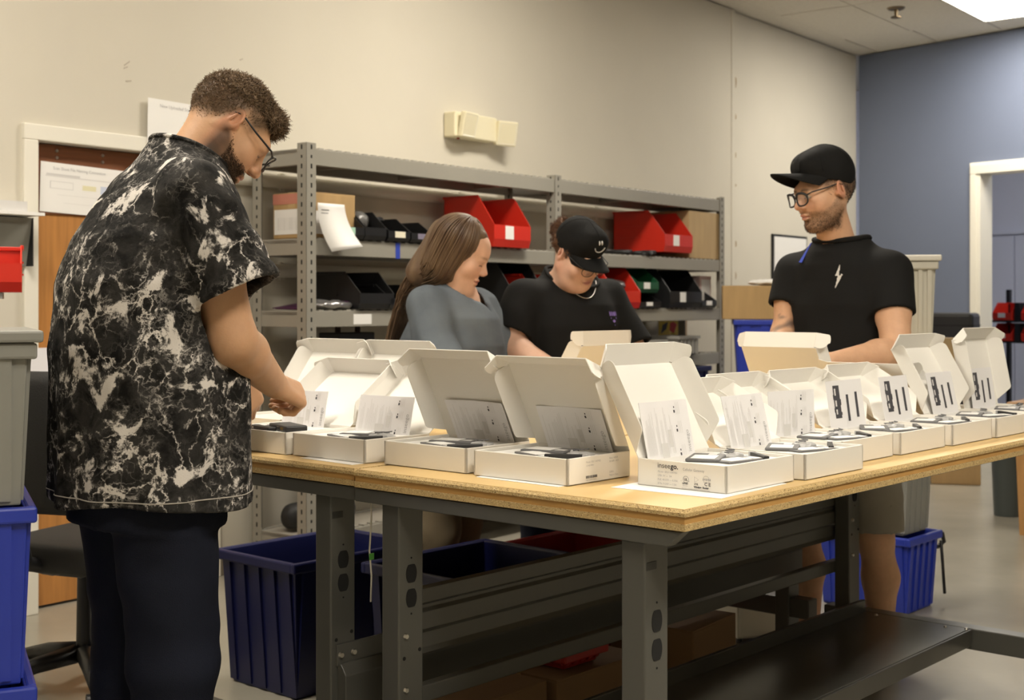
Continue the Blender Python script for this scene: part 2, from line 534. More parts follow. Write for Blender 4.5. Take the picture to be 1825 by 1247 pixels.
# next room
oth = empty('wall_office', K, BROT); struct(oth)
MB().box(-1.2, 6.2, 3.4, 3.5, 0, CEIL).build('office_back_wall', M_LILAC, oth)
MB().box(-1.3, -1.2, 0.14, 3.5, 0, CEIL).build('office_side_wall', M_LILAC, oth)
MB().box(6.2, 6.3, 0.14, 3.5, 0, CEIL).build('office_end_wall', M_LILAC, oth)
for i in range(12):
    mbox('wall_panel', M_LILAC, oth, -0.9+i*0.56, -0.9+i*0.56+0.545, 3.38, 3.4, 0.06, 2.08, bevel=0.004)
mbox('panel_rail', M_LILAC, oth, -1.1, 6.1, 3.36, 3.4, 2.09, 2.13, bevel=0.004)

# remaining walls of the room behind the camera
def wall_between(name, a, b, m, th=0.12):
    d = (b-a); L = d.length; e = empty(name, a, math.atan2(d.y, d.x)); struct(e)
    mbox(name+'_panel', m, e, 0, L, -th, 0, 0, CEIL)
E1 = K+BU*9.2
wall_between('wall_back', W(-7, -9), E1, M_WALL)
wall_between('wall_side', W(-7, 0), W(-7, -9), M_WALL)

# baseboard
bb = empty('baseboard_left', RC, RROT); struct(bb)
for x0, x1 in ((-7, DX0-0.055), (DX1+0.055, 4.92)):
    mbox('board', M_BASE, bb, x0, x1, -0.012, 0, 0, 0.10, bevel=0.003)
mbox('board', M_BASE, bb, 4.99, 7.39, 0.018, 0.03, 0, 0.10, bevel=0.003)
bb2 = empty('baseboard_blue', K, BROT); struct(bb2)
mbox('board', M_BASE, bb2, 0.03, OX0-0.09, -0.012, 0, 0, 0.10, bevel=0.003)

# ceiling: slab above, lay-in tiles and lights below
ce = empty('ceiling', RC, RROT); struct(ce)
def in_room(x, y):
    if y > -0.02: return False
    p = W(x, y)
    return (p-K).dot(BN) < -0.02
mbox('ceiling_slab', M_TILE, ce, -9, 14, -12, 4, CEIL+0.012, CEIL+0.1)
PANELS = [(1.1, -1.722), (5.98, -1.722), (-1.34, -5.382), (-3.78, -5.382), (-2.56, -1.722)]  # last two are unseen fill panels, added to brighten box fronts and door wall
def is_panel(x, y):
    return any(abs(x-a) < 0.3 and abs(y-c) < 0.2 for a, c in PANELS)
tile = MB().box(-0.602, 0.602, -0.297, 0.297, 0, 0.012).mesh('ceiling_tile', M_TILE)
for i in range(-5, 7):
    for j in range(-9, 4):
        x = 5.98+1.22*(i-4); y = -1.722+0.61*j
        if x < 2.0 or y < -4.5: continue
        if is_panel(x, y): continue
        p1 = W(x+0.61, y); p2 = W(x+0.61, y+0.3)
        if y+0.3 > 0.0 or max((p1-K).dot(BN), (p2-K).dot(BN)) > 0.0: continue
        link('ceiling_tile', tile, None, ce, loc=(x, y, CEIL))
# edge fill tiles cut at the walls
bar = MB()
for j in range(-6, 4):
    y = -1.417+0.61*j
    if -4.6 < y < -0.02:
        bar.box(2.0, 7.3-y*0.18, y-0.006, y+0.006, CEIL+0.004, CEIL+0.012)
bar.build('grid_bar', mat('grid_bar', (0.62, 0.58, 0.5), 0.6), ce)

M_DIFF = mat('light_diffuser', (0.9, 0.9, 0.9), 0.5, emit=LIGHT_COL[:3], estr=LIGHT_STR)
def ceiling_light(x, y, label):
    e = empty('ceiling_light', W(x, y, CEIL), RROT, label, 'ceiling light', 'ceiling light panels')
    f = MB()
    f.box(-0.608, 0.608, -0.303, -0.285, -0.004, 0.012).box(-0.608, 0.608, 0.285, 0.303, -0.004, 0.012)
    f.box(-0.608, -0.59, -0.285, 0.285, -0.004, 0.012).box(0.59, 0.608, -0.285, 0.285, -0.004, 0.012)
    f.build('frame', M_TRIMW, e)
    mbox('diffuser', M_DIFF, e, -0.59, 0.59, -0.285, 0.285, 0.0, 0.010)
for i, (x, y) in enumerate(PANELS):
    ceiling_light(x, y, ('white ceiling light panel above the near half of the rack', 'bright white ceiling light panel near the blue wall', 'white ceiling light panel to the right of the camera', 'added fill light panel on the ceiling just above the camera', 'added fill light panel left of the picture near the brown door')[i])
# lamp panel of the office next door
M_DIFF2 = mat('office_light_diffuser', (0.9, 0.9, 0.95), 0.5, emit=(0.86, 0.90, 1.0), estr=9.0)
e = empty('ceiling_light', K+BU*1.9+BN*1.7+Vector((0, 0, CEIL)), BROT, 'cool white ceiling light panel in the room beyond the doorway', 'ceiling light', 'ceiling light panels')
mbox('diffuser', M_DIFF2, e, -0.6, 0.6, -0.6, 0.6, -0.01, 0.01)
mbox('frame', M_TRIMW, e, -0.63, 0.63, -0.63, 0.63, 0.005, 0.012)
# sprinkler head
sp = empty('sprinkler_head', P(1597, 17, 10.35).lerp(P(1597, 17, 10.36), 0), 0, 'small bronze fire sprinkler head hanging from the ceiling', 'sprinkler')
d = Vector((P(1597, 14, 1.0).x, 1.0, P(1597, 14, 1.0).z-EYE)); t = (CEIL-EYE)/d.z
sp.location = Vector((d.x*t, d.y*t, CEIL))
M_BRONZE = mat('sprinkler_bronze', (0.20, 0.15, 0.09), 0.4, metal=0.7)
MB().cyl((0, 0, 0.006), (0, 0, -0.012), 0.075, 0.06, 20).build('escutcheon', M_BRONZE, sp, auto=True)
MB().cyl((0, 0, -0.01), (0, 0, -0.075), 0.016, 0.012, 10).build('stem', M_BRONZE, sp, auto=True)
MB().cyl((0, 0, -0.07), (0, 0, -0.078), 0.04, 0.04, 14).build('deflector', M_BRONZE, sp, auto=True)

# ================================================================ TABLES
def chip_mat(name, base, dark, light, scale):
    m = bpy.data.materials.new(name); m.use_nodes = True
    nt = m.node_tree; b = nt.nodes['Principled BSDF']
    tc = nt.nodes.new('ShaderNodeTexCoord'); mp = nt.nodes.new('ShaderNodeMapping'); mp.inputs['Scale'].default_value = (1, 1, 2.0)
    nt.links.new(tc.outputs['Object'], mp.inputs['Vector'])
    v = nt.nodes.new('ShaderNodeTexVoronoi'); v.inputs['Scale'].default_value = scale
    nt.links.new(mp.outputs['Vector'], v.inputs['Vector'])
    sep = nt.nodes.new('ShaderNodeSeparateColor'); nt.links.new(v.outputs['Color'], sep.inputs['Color'])
    r = nt.nodes.new('ShaderNodeValToRGB'); e = r.color_ramp.elements
    e[0].position = 0.0; e[0].color = tuple(dark)+(1,)
    e[1].position = 1.0; e[1].color = tuple(light)+(1,)
    x = e.new(0.16); x.color = tuple(base)+(1,)
    x = e.new(0.75); x.color = tuple(base)+(1,)
    nt.links.new(sep.outputs['Red'], r.inputs['Fac'])
    nt.links.new(r.outputs['Color'], b.inputs['Base Color'])
    b.inputs['Roughness'].default_value = 0.8
    bp = nt.nodes.new('ShaderNodeBump'); bp.inputs['Strength'].default_value = 0.8; bp.inputs['Distance'].default_value = 0.003
    nt.links.new(sep.outputs['Green'], bp.inputs['Height']); nt.links.new(bp.outputs['Normal'], b.inputs['Normal'])
    return m
M_CHIP = chip_mat('chipboard_edge', (0.50, 0.35, 0.15), (0.11, 0.06, 0.02), (0.70, 0.54, 0.28), 400)
M_BAND = mat('board_core_band', (0.46, 0.255, 0.075), 0.7, var=0.10, vscale=14, stretch=(1, 1, 8))
M_TOP = mat('board_laminate_top', (0.66, 0.46, 0.20), 0.42, var=0.05, vscale=4)
M_STEELG = mat('painted_steel_grey', (0.078, 0.077, 0.068), 0.38, var=0.04, vscale=3, spec=0.6)
M_STEELD = mat('painted_steel_shelf', (0.075, 0.072, 0.062), 0.28, metal=0.35, var=0.15, vscale=5)
M_HOLE = mat('dark_recess', (0.006, 0.006, 0.006), 0.9)
TW, TL = 0.905, 2.24

def workbench(u0, v0, label, full):
    e = empty('workbench', T(u0, v0), TROT, label, 'workbench', 'steel workbenches')
    zt = TABLE_Z; th = 0.040
    g = 0.0015
    # top: chamfered upper chip layer, recessed core band, lower chip layer
    def slab(name, m, z0, z1, inset, ch):
        x0, x1, y0, y1 = inset, TL-inset, g+inset, TW-g-inset
        vs = [(x0,y0,z0),(x1,y0,z0),(x1,y1,z0),(x0,y1,z0),(x0,y0,z1-ch),(x1,y0,z1-ch),(x1,y1,z1-ch),(x0,y1,z1-ch),
              (x0+ch,y0+ch,z1),(x1-ch,y0+ch,z1),(x1-ch,y1-ch,z1),(x0+ch,y1-ch,z1)]
        fs = [(0,3,2,1)]
        for k in range(4):
            l = (k+1) % 4
            fs += [(k,l,4+l,4+k), (4+k,4+l,8+l,8+k)]
        fs.append((8,9,10,11))
        return MB().add(vs, fs).build(name, m, e)
    slab('tabletop_upper_layer', M_CHIP, zt-0.0135, zt-0.0008, 0.0, 0.006)
    mbox('tabletop_surface', M_TOP, e, 0.007, TL-0.007, 0.007+g, TW-0.007-g, zt-0.002, zt)
    mbox('tabletop_core_band', M_BAND, e, 0.003, TL-0.003, 0.003+g, TW-0.003-g, zt-0.0270, zt-0.0135)
    slab('tabletop_lower_layer', M_CHIP, zt-th, zt-0.0270, 0.0015, 0.0)
    zb = zt-th-0.003
    # end rails below the top, slanting ends
    for x0, x1 in ((0.006, 0.034), (TL-0.034, TL-0.006)):
        MB().prism([(0.012 if full else 0.0, zb), (TW, zb), (TW, zb-0.030), (0.045 if full else 0.0, zb-0.030)], 0, x0, x1).build('end_rail', M_STEELG, e, bevel=0.002)
    # two side rails tucked under the top
    for y0 in (0.10, TW-0.14):
        mbox('side_rail', M_STEELG, e, 0.036, TL-0.036, y0, y0+0.04, zb-0.028, zb, bevel=0.002)
    # legs with outlet cut-outs
    LY = (0.105, 0.775)
    LX = (0.020, TL-0.020-0.076)
    out = []
    for lx in LX:
        for ly in LY:
            lg = mbox('leg', M_STEELG, e, lx, lx+0.076, ly, ly+0.056, 0.0, zb-0.030, bevel=0.004)
            cx = lx+0.038
            for zc in (zb-0.185, zb-0.240):
                pts = []
                for i in range(20):
                    a = 2*math.pi*i/20
                    pts.append((cx+0.0165*math.cos(a), zc+max(-0.0205, min(0.0205, 0.0245*math.sin(a)))))
                MB().prism(pts, 1, ly-0.0012, ly+0.004).build('outlet_cutout', M_HOLE, lg)
            for zc, r_, xx in ((zb-0.150, 0.0022, cx), (zb-0.275, 0.0022, cx), (zb-0.36, 0.0045, cx+0.026), (zb-0.372, 0.0045, cx-0.022)):
                MB().cyl((xx, ly-0.0011, zc), (xx, ly+0.003, zc), r_, r_, 10).build('screw_hole', M_HOLE, lg)
            if lx == LX[0] and ly == LY[0]:
                mbox('maker_plate', mat('maker_plate', (0.03, 0.03, 0.028), 0.5), lg, cx-0.034, cx-0.002, ly-0.0014, ly, zb-0.085, zb-0.070)
            for zc in (0.56, 0.44):
                if ly > 0.5:
                    MB().cyl((lx+0.02, ly-0.0005, zc), (lx+0.02, ly-0.006, zc), 0.007, 0.005, 10).build('bolt', M_STEEL, lg, auto=True)
        # foot bar joining the two legs
        mbox('foot_bar', M_STEELG, e, lx+0.006, lx+0.070, 0.03, TW-0.03, 0.190, 0.258, bevel=0.004)
    if full:
        # rear stringer: pressed steel panel with ribs, and a lower rail
        y = LY[1]+0.056
        st = MB().prism([(y, 0.49), (y+0.012, 0.50), (y+0.012, 0.535), (y+0.002, 0.545), (y+0.002, 0.585), (y+0.012, 0.592), (y+0.012, 0.60), (y+0.002, 0.607),
                         (y+0.002, 0.64), (y+0.03, 0.64), (y+0.03, 0.49)], 0, 0.05, TL-0.05)
        st.build('stringer_panel', M_STEELG, e, bevel=0.001)
        mbox('lower_rail', M_STEELG, e, 0.05, TL-0.05, y, y+0.03, 0.375, 0.415, bevel=0.003)
        # lower shelf with raised back edge
        mbox('lower_shelf', M_STEELD, e, 0.06, TL-0.10, 0.352, 0.713, 0.236, 0.260, bevel=0.002)
        mbox('shelf_lip', M_STEELD, e, 0.06, TL-0.10, 0.713, 0.728, 0.206, 0.300, bevel=0.002)
        mbox('shelf_front_edge', M_STEELD, e, 0.06, TL-0.10, 0.344, 0.354, 0.206, 0.258, bevel=0.002)
        for xx, yy in ((TL-0.13, 0.42), (TL-0.13, 0.66), (TL-0.115, 0.357)):
            MB().cyl((xx, yy, 0.259), (xx, yy, 0.265), 0.007, 0.004, 10).build('screw', M_STEEL, e, auto=True)
    else:
        y = LY[0]
        MB().prism([(y-0.03, 0.33), (y-0.03, 0.43), (y-0.012, 0.455), (y, 0.455), (y, 0.33)], 0, 0.04, TL-0.05).build('stringer_channel', M_STEELG, e, bevel=0.002)
        mbox('stringer_flange', M_STEELG, e, 0.035, TL-0.05, y-0.006, y+0.001, 0.45, 0.50, bevel=0.001)
        for xx in (0.045, 0.085):
            MB().cyl((xx, y-0.006, 0.475), (xx, y-0.012, 0.475), 0.008, 0.006, 10).build('bolt', M_STEEL, e, auto=True)
    return e
workbench(0.0, 0.0, 'near workbench with chipboard top and grey steel legs, corner toward the camera', True)
workbench(0.008, TW+0.004, 'farther workbench butted behind the near one, tie-dye man at its end', False)

# ================================================================ WHITE MAILER BOXES
M_BOX = mat('white_boxboard', (0.80, 0.775, 0.72), 0.5, var=0.015, vscale=3)
M_BOXI = mat('white_boxboard_inside', (0.80, 0.78, 0.735), 0.6, var=0.015, vscale=3)
M_INSERT = mat('insert_tray_white', (0.74, 0.73, 0.70), 0.55)
BW, BD, BH = 0.265, 0.215, 0.055
def arc_pts(c, r, a0, a1, n=6):
    return [(c[0]+r*math.cos(R(a0+(a1-a0)*i/n)), c[1]+r*math.sin(R(a0+(a1-a0)*i/n))) for i in range(n+1)]

def mailer(name, u, v, rz, theta, tau, splay, ear, label, ear2=None):
    """tray front edge centre at table (u, v); rz turns the box in the table frame; theta lid angle (0 shut)"""
    e = empty(name, T(u, v, TABLE_Z+0.0012), TROT+R(rz), label, 'box', 'open white mailer boxes on the benches')
    t = 0.0028
    hw = BW/2
    tr = MB()
    tr.box(-hw, hw, 0, BD, 0, t)
    tr.box(-hw, hw, 0, 0.006, 0, BH).box(-hw, hw, BD-t, BD, 0, BH)
    tr.box(-hw, -hw+0.006, 0, BD, 0, BH).box(hw-0.006, hw, 0, BD, 0, BH)
    tr.build('tray', M_BOX, e, bevel=0.0012)
    mbox('insert', M_INSERT, e, -hw+0.007, hw-0.007, 0.007, BD-0.004, 0.004, BH-0.007, bevel=0.003)
    th = R(theta)
    H0 = Vector((0, BD-t/2, BH))
    e1 = Vector((0, -math.cos(th), math.sin(th))); n = Vector((0, -math.sin(th), -math.cos(th))); X = Vector((1, 0, 0))
    def L(a, b, x):   # along lid, off the lid inward, across
        return H0+e1*a+n*b+X*x
    LD = BD-0.002
    lid = MB().plate([L(0, 0, -hw), L(0, 0, hw), L(LD, 0, hw), L(LD, 0, -hw)], 0.0022).build('lid', M_BOXI, e)
    hf = 0.050
    prof = [(0.012, 0.0), (LD-0.002, 0.0)] + arc_pts((LD-0.022, hf-0.020), 0.020, 0, 90) + arc_pts((0.052, hf-0.014), 0.014, 90, 150, 4)
    for s in (-1, 1):
        sa = R(splay)
        dirn = n*math.cos(sa)+X*s*math.sin(sa)
        pts = [H0+e1*a+dirn*b_+X*s*hw for a, b_ in prof]
        MB().plate(pts, 0.002).build('side_flap', M_BOXI, lid)
    ta = R(tau); tf = 0.050
    fd = n*math.cos(ta)+e1*math.sin(ta)
    back = -e1*math.cos(ta)+n*math.sin(ta)
    F0 = H0+e1*LD
    fw = hw-0.006
    fl_ = MB().plate([F0+X*-fw, F0+X*fw, F0+X*fw+fd*tf, F0-X*fw+fd*tf], 0.002).build('tuck_flap', M_BOXI, lid)
    for s in (-1, 1):
        ea = R(ear if s < 0 or ear2 is None else ear2)
        ed = X*s*math.cos(ea)+back*math.sin(ea)
        prof2 = [(0, 0.003)] + arc_pts((0.010, 0.032), 0.032*1.0, -75, -20, 4) + arc_pts((0.006, 0.030), 0.040, -10, 35, 4) + [(0.012, tf), (0, tf)]
        pts = [F0+X*s*fw+ed*a+fd*max(0.001, min(tf, b_)) for a, b_ in prof2]
        MB().plate(pts, 0.002).build('ear_flap', M_BOXI, fl_)
    return e

def in_box(e, x, y, z):
    return e.location + Matrix.Rotation(e.rotation_euler.z, 3, 'Z') @ Vector((x, y, z))

M_LEAF = mat('leaflet_paper', (0.80, 0.79, 0.80), 0.6)
M_CARD = mat('grey_antistatic_card', (0.13, 0.13, 0.135), 0.45)
M_BAGM = mat('metallised_bag', (0.42, 0.42, 0.42), 0.4, metal=0.15, bump=0.5, bscale=40)
def leaflet(e, x0, x1, y0, h, lean, label, style, twist=0.0):
    """a folded sheet standing in the tray; lean in degrees from upright toward the lid"""
    rz = e.rotation_euler.z
    o = empty('leaflet', in_box(e, (x0+x1)/2, y0, BH-0.010), rz+R(twist), label, 'leaflet', 'printed leaflets standing in the mailer boxes')
    o.rotation_euler = (R(-lean), 0, rz+R(twist))
    w2 = (x1-x0)/2
    # a slightly bowed sheet
    vs = []; fs = []; n = 8
    for i in range(n+1):
        x = -w2+2*w2*i/n; yy = 0.004*math.sin(math.pi*i/n)
        vs += [(x, yy, 0), (x, yy, h), (x, yy+0.0012, h), (x, yy+0.0012, 0)]
    for i in range(n):
        a = i*4; c = a+4
        fs += [(a, c, c+1, a+1), (a+1, c+1, c+2, a+2), (a+2, c+2, c+3, a+3), (a+3, c+3, c, a)]
    fs += [(0, 1, 2, 3), (n*4+3, n*4+2, n*4+1, n*4)]
    MB().add(vs, fs).build('sheet', M_LEAF, o)
    ink = MB(); inkg = MB(); inkl = MB()
    def bar(mb, xa, xb, za, zb_):
        k = 3
        for i in range(k):
            xi = xa+(xb-xa)*i/k; xj = xa+(xb-xa)*(i+1)/k
            yi = 0.004*math.sin(math.pi*(xi+w2)/(2*w2))-0.0006; yj = 0.004*math.sin(math.pi*(xj+w2)/(2*w2))-0.0006
            mb.add([(xi, yi, za), (xj, yj, za), (xj, yj, zb_), (xi, yi, zb_)], [(0, 1, 2, 3)])
    rnd = random.Random(label)
    if style == 'text':
        # text set sideways: fine columns, three small drawings, a name at the right edge
        x = -w2+0.010
        while x < w2*0.28:
            z = 0.012
            L_ = h*rnd.uniform(0.55, 0.92)
            bar(inkl, x, x+0.0011, z, L_); x += rnd.choice((0.0042, 0.0042, 0.0046, 0.011))
        for zz in (0.04, 0.45, 0.78):
            bar(ink, w2*0.42, w2*0.42+0.005, h*zz, h*zz+0.006)
            bar(ink, w2*0.44, w2*0.44+0.003, h*(zz+0.08), h*(zz+0.08)+0.004)
            for k in range(3): bar(inkl, w2*(0.52+0.06*k), w2*(0.52+0.06*k)+0.001, h*zz-0.004, h*min(0.97, zz+0.18))
        bar(inkl, w2*0.06, w2*0.2, h*0.2, h*0.5); bar(inkl, -w2*0.32, -w2*0.02, h*0.03, h*0.28)
        me = text_mesh('inseego', 0.016, 'brand_lettering', 0.0)
        lo = link('brand_lettering', me, M_INKG, o); lo.location = (w2*0.88, 0.0004, h*0.08); lo.rotation_euler = (R(90), R(-90), 0)
    else:
        # device drawings: a board with notched edge, two slim bars
        bx = -w2*0.62
        bar(ink, bx, bx+0.036, h*0.24, h*0.90); bar(ink, bx-0.003, bx+0.001, h*0.62, h*0.72); bar(ink, bx-0.003, bx, h*0.36, h*0.45)
        bar(inkl, bx+0.006, bx+0.012, h*0.55, h*0.72)
        for za, zb_ in ((0.70, 0.84), (0.48, 0.6), (0.32, 0.42)):
            k = MB()
            for i in range(1): pass
            yy = -0.0011
            inkl.add([(bx+0.006, yy+0.003, h*za), (bx+0.014, yy+0.003, h*za), (bx+0.014, yy+0.003, h*zb_), (bx+0.006, yy+0.003, h*zb_)], [(0, 1, 2, 3)])
        bar(ink, bx+0.035, bx+0.040, h*0.5, h*0.62); bar(ink, bx+0.035, bx+0.040, h*0.30, h*0.36)
        for xa, za, zb_ in ((w2*0.10, 0.16, 0.70), (w2*0.58, 0.22, 0.74)):
            sb_ = MB(); bar(sb_, xa, xa+0.012, h*za, h*zb_); sb_.build('slim_bar_drawing', M_INK, o)
    if ink.v: ink.build('print_black', M_INK, o)['kind'] = 'stuff'
    if inkg.v: inkg.build('print_grey', M_INKG, o)['kind'] = 'stuff'
    if inkl.v: inkl.build('print_pale', M_INKL, o)['kind'] = 'stuff'
    return o

def contents(e, where, seed, kind=0):
    """loose parts lying in the tray"""
    rnd = random.Random(seed); rz = e.rotation_euler.z
    z = BH-0.0065
    def place(name, x, y, rot, dz, label, cat, grp):
        return empty(name, in_box(e, x, y, z+dz), rz+R(rot), label, cat, grp)
    if kind == 0:
        c = place('antistatic_bag', -0.015+rnd.uniform(-.01, .01), 0.125, rnd.uniform(8, 30), 0.0, 'grey parts bag with white sticker '+where, 'parts bag', 'parts bags in the boxes')
        MB().box(-0.055, 0.055, -0.036, 0.036, 0, 0.007).build('bag', M_CARD, c, bevel=0.003)
        mbox('sticker', M_PAPER, c, -0.048, 0.016, -0.024, 0.026, 0.007, 0.0075)
        mbox('window', M_INKL, c, 0.022, 0.046, -0.018, 0.0, 0.007, 0.0076)
        c = place('accessory_card', 0.005+rnd.uniform(-.01, .01), 0.062, rnd.uniform(-22, -8), 0.0, 'white accessory card with dark border lying '+where, 'card', 'accessory cards in the boxes')
        mbox('card', M_CARD, c, -0.060, 0.060, -0.028, 0.028, 0, 0.004, bevel=0.001)
        mbox('label_sheet', M_PAPER, c, -0.045, 0.02, -0.02, 0.018, 0.004, 0.0046)
        mbox('label_sheet', M_PAPER, c, 0.028, 0.052, -0.02, 0.01, 0.004, 0.0046)
        c = place('slim_antenna', 0.082, 0.055, rnd.uniform(30, 60), 0.0, 'slim black antenna bar lying '+where, 'antenna', 'slim antennas in the boxes')
        MB().box(-0.045, 0.045, -0.006, 0.006, 0, 0.009).build('bar', M_BLACK, c, bevel=0.002)
        mbox('cap', M_INKG, c, 0.036, 0.0455, -0.0062, 0.0062, 0.0, 0.0092)
        c = place('cable_bag', 0.070, 0.118, rnd.uniform(-30, 30), 0.0, 'crumpled silver cable pouch lying '+where, 'cable pouch', 'cable pouches in the boxes')
        s = Sdf(); s.ell((0, 0, 0.002), (0.036, 0.026, 0.007), k=0.004)
        s.fn(lambda p: 0.004*noise3(p+9+seed, 70)+0.002*noise3(p, 160), mode='d')
        sdf_obj('pouch', s, (-0.05, -0.04, -0.012), (0.05, 0.04, 0.026), 0.0035, M_BAGM, c)
        MB().tube([(-0.025+0.004*i, 0.010*math.sin(i*1.3), 0.010+0.0004*i) for i in range(12)], 0.0014, 6).build('cable_loop', M_CARD, c, smooth=True)
    else:
        c = place('gateway_device', 0.03, 0.09, -18, 0.0, 'flat black gateway device with gold contacts lying '+where, 'device', 'black gateway devices')
        MB().box(-0.062, 0.062, -0.030, 0.030, 0, 0.016).build('case', M_BLACK, c, bevel=0.004)
        mbox('contact', M_STEEL, c, 0.0, 0.016, -0.0306, -0.029, 0.004, 0.012)
        mbox('contact', mat('gold_contact', (0.75, 0.55, 0.2), 0.3, metal=1), c, 0.024, 0.044, -0.0306, -0.029, 0.004, 0.012)
        c = place('slim_antenna', -0.03, 0.055, -12, 0.0, 'slim black antenna bar lying '+where, 'antenna', 'slim antennas in the boxes')
        MB().box(-0.055, 0.055, -0.012, 0.012, 0, 0.010).build('bar', M_BLACK, c, bevel=0.002)
        mbox('cap', M_STEEL, c, -0.045, -0.03, -0.0125, -0.011, 0.002, 0.008)
        c = place('accessory_card', -0.09, 0.075, 25, 0.004, 'white accessory card with dark border lying '+where, 'card', 'accessory cards in the boxes')
        mbox('card', M_CARD, c, -0.035, 0.035, -0.03, 0.03, 0, 0.003, bevel=0.001)
        mbox('label_sheet', M_PAPER, c, -0.03, 0.03, -0.026, 0.016, 0.003, 0.0036)

# boxes along the near end (fronts toward the tie-dye man's side)
B = {}
B[1] = mailer('mailer_box', 0.075, 1.372, -90, 143, 4, 14, 40, 'open white box under the tie-dye man\'s hands at the bench end')
B[2] = mailer('mailer_box', 0.085, 1.092, -90, 143, 6, 14, 35, 'open white box between the tie-dye man\'s box and the tall grey lid')
B[3] = mailer('mailer_box', 0.108, 0.785, -90, 64, 52, 12, 50, 'open white box with shaded lid leaning forward, blue-shirted woman behind it')
B[4] = mailer('mailer_box', 0.100, 0.490, -90, 62, 48, 12, 50, 'open white box with shaded lid and barcode text on its right side')
# boxes along the right edge
B[5] = mailer('mailer_box', 0.349, 0.050, 0, 119, 44, 16, 40, 'open white box at the bench corner with logo print on its side')
B[6] = mailer('mailer_box', 0.637, 0.036, 0, 152, -4, 26, 40, 'open white box just behind the printed corner box')
B[7] = mailer('mailer_box', 0.925, 0.100, 0, 152, -4, 26, 40, 'open white box with a tilted grey leaflet, third along the right edge')
B[8] = mailer('mailer_box', 1.215, 0.092, 0, 152, -4, 26, 40, 'open white box in mid edge, low lid and device leaflet, fourth along the right edge')
B[9] = mailer('mailer_box', 1.510, 0.084, 0, 150, -4, 26, 40, 'open white box with low lid and device leaflet, fifth along the right edge')
B[10] = mailer('mailer_box', 1.795, 0.078, 0, 119, 32, 18, 25, 'open white box with tall lid leaning left, sixth along the right edge')
B[16] = mailer('mailer_box', 2.090, 0.080, 0, 101, 36, 14, 50, 'open white box with tall hooded lid at the right picture edge')
# boxes turned to the people on the far sides, lids seen from behind
B[11] = mailer('mailer_box', 0.300, 1.675, -90, 126, 24, 14, 30, 'bright open lid of a box in the second row beside the tie-dye man\'s forearm')
B[12] = mailer('mailer_box', 0.300, 1.400, -90, 126, 24, 14, 30, 'bright open lid of a second-row box left of the tall grey lid')
B[13] = mailer('mailer_box', 1.985, 0.775, 90, 120, 40, 10, 30, 'tan-shaded box lid leaning toward the camera before the black-shirted man')
B[14] = mailer('mailer_box', 2.10, 0.480, 90, 152, 60, 10, 20, 'low tan-shaded box lid right of the leaning one before the black-shirted man')
B[15] = mailer('mailer_box', 1.560, 1.70, 180, 122, 55, 10, 25, 'pale box lid standing before the woman in the smiley cap')

names = {1: 'in the box under the tie-dye man\'s hands', 2: 'in the box left of the tall grey lid', 3: 'in the left of the two grey-lidded boxes', 4: 'in the barcode-printed box', 5: 'in the printed corner box',
         6: 'in the box behind the corner box', 7: 'in the third box along the right edge', 8: 'in the fourth box along the right edge', 9: 'in the fifth box along the right edge', 10: 'in the sixth box along the right edge', 16: 'in the hooded box at the right picture edge'}
leaflet(B[1], -0.105, 0.045, 0.185, 0.100, 12, 'text leaflet standing '+names[1], 'text', 8)
leaflet(B[2], -0.095, 0.085, 0.180, 0.100, 14, 'text leaflet standing '+names[2], 'text', 6)
leaflet(B[3], -0.090, 0.095, 0.206, 0.110, -26, 'shaded text leaflet standing '+names[3], 'text')
leaflet(B[4], -0.090, 0.095, 0.206, 0.110, -25, 'shaded text leaflet standing '+names[4], 'text')
leaflet(B[5], -0.115, 0.060, 0.200, 0.125, 12, 'text leaflet standing '+names[5], 'text')
leaflet(B[6], -0.110, 0.065, 0.195, 0.125, 14, 'text leaflet standing '+names[6], 'text')
leaflet(B[7], -0.105, 0.070, 0.195, 0.115, 2, 'greyish text leaflet leaning '+names[7], 'text', -10)
leaflet(B[8], -0.120, 0.075, 0.195, 0.130, 8, 'device-drawing leaflet standing '+names[8], 'dev')
leaflet(B[9], -0.120, 0.055, 0.195, 0.130, 10, 'device-drawing leaflet standing '+names[9], 'dev')
leaflet(B[10], -0.095, 0.085, 0.200, 0.130, 12, 'device-drawing leaflet standing '+names[10], 'dev')
leaflet(B[16], -0.095, 0.085, 0.200, 0.130, 8, 'device-drawing leaflet standing '+names[16], 'dev')
for i in (2, 3, 4, 5, 6, 7, 8, 9, 10, 16):
    contents(B[i], names[i], i)
contents(B[1], names[1], 1, 1)

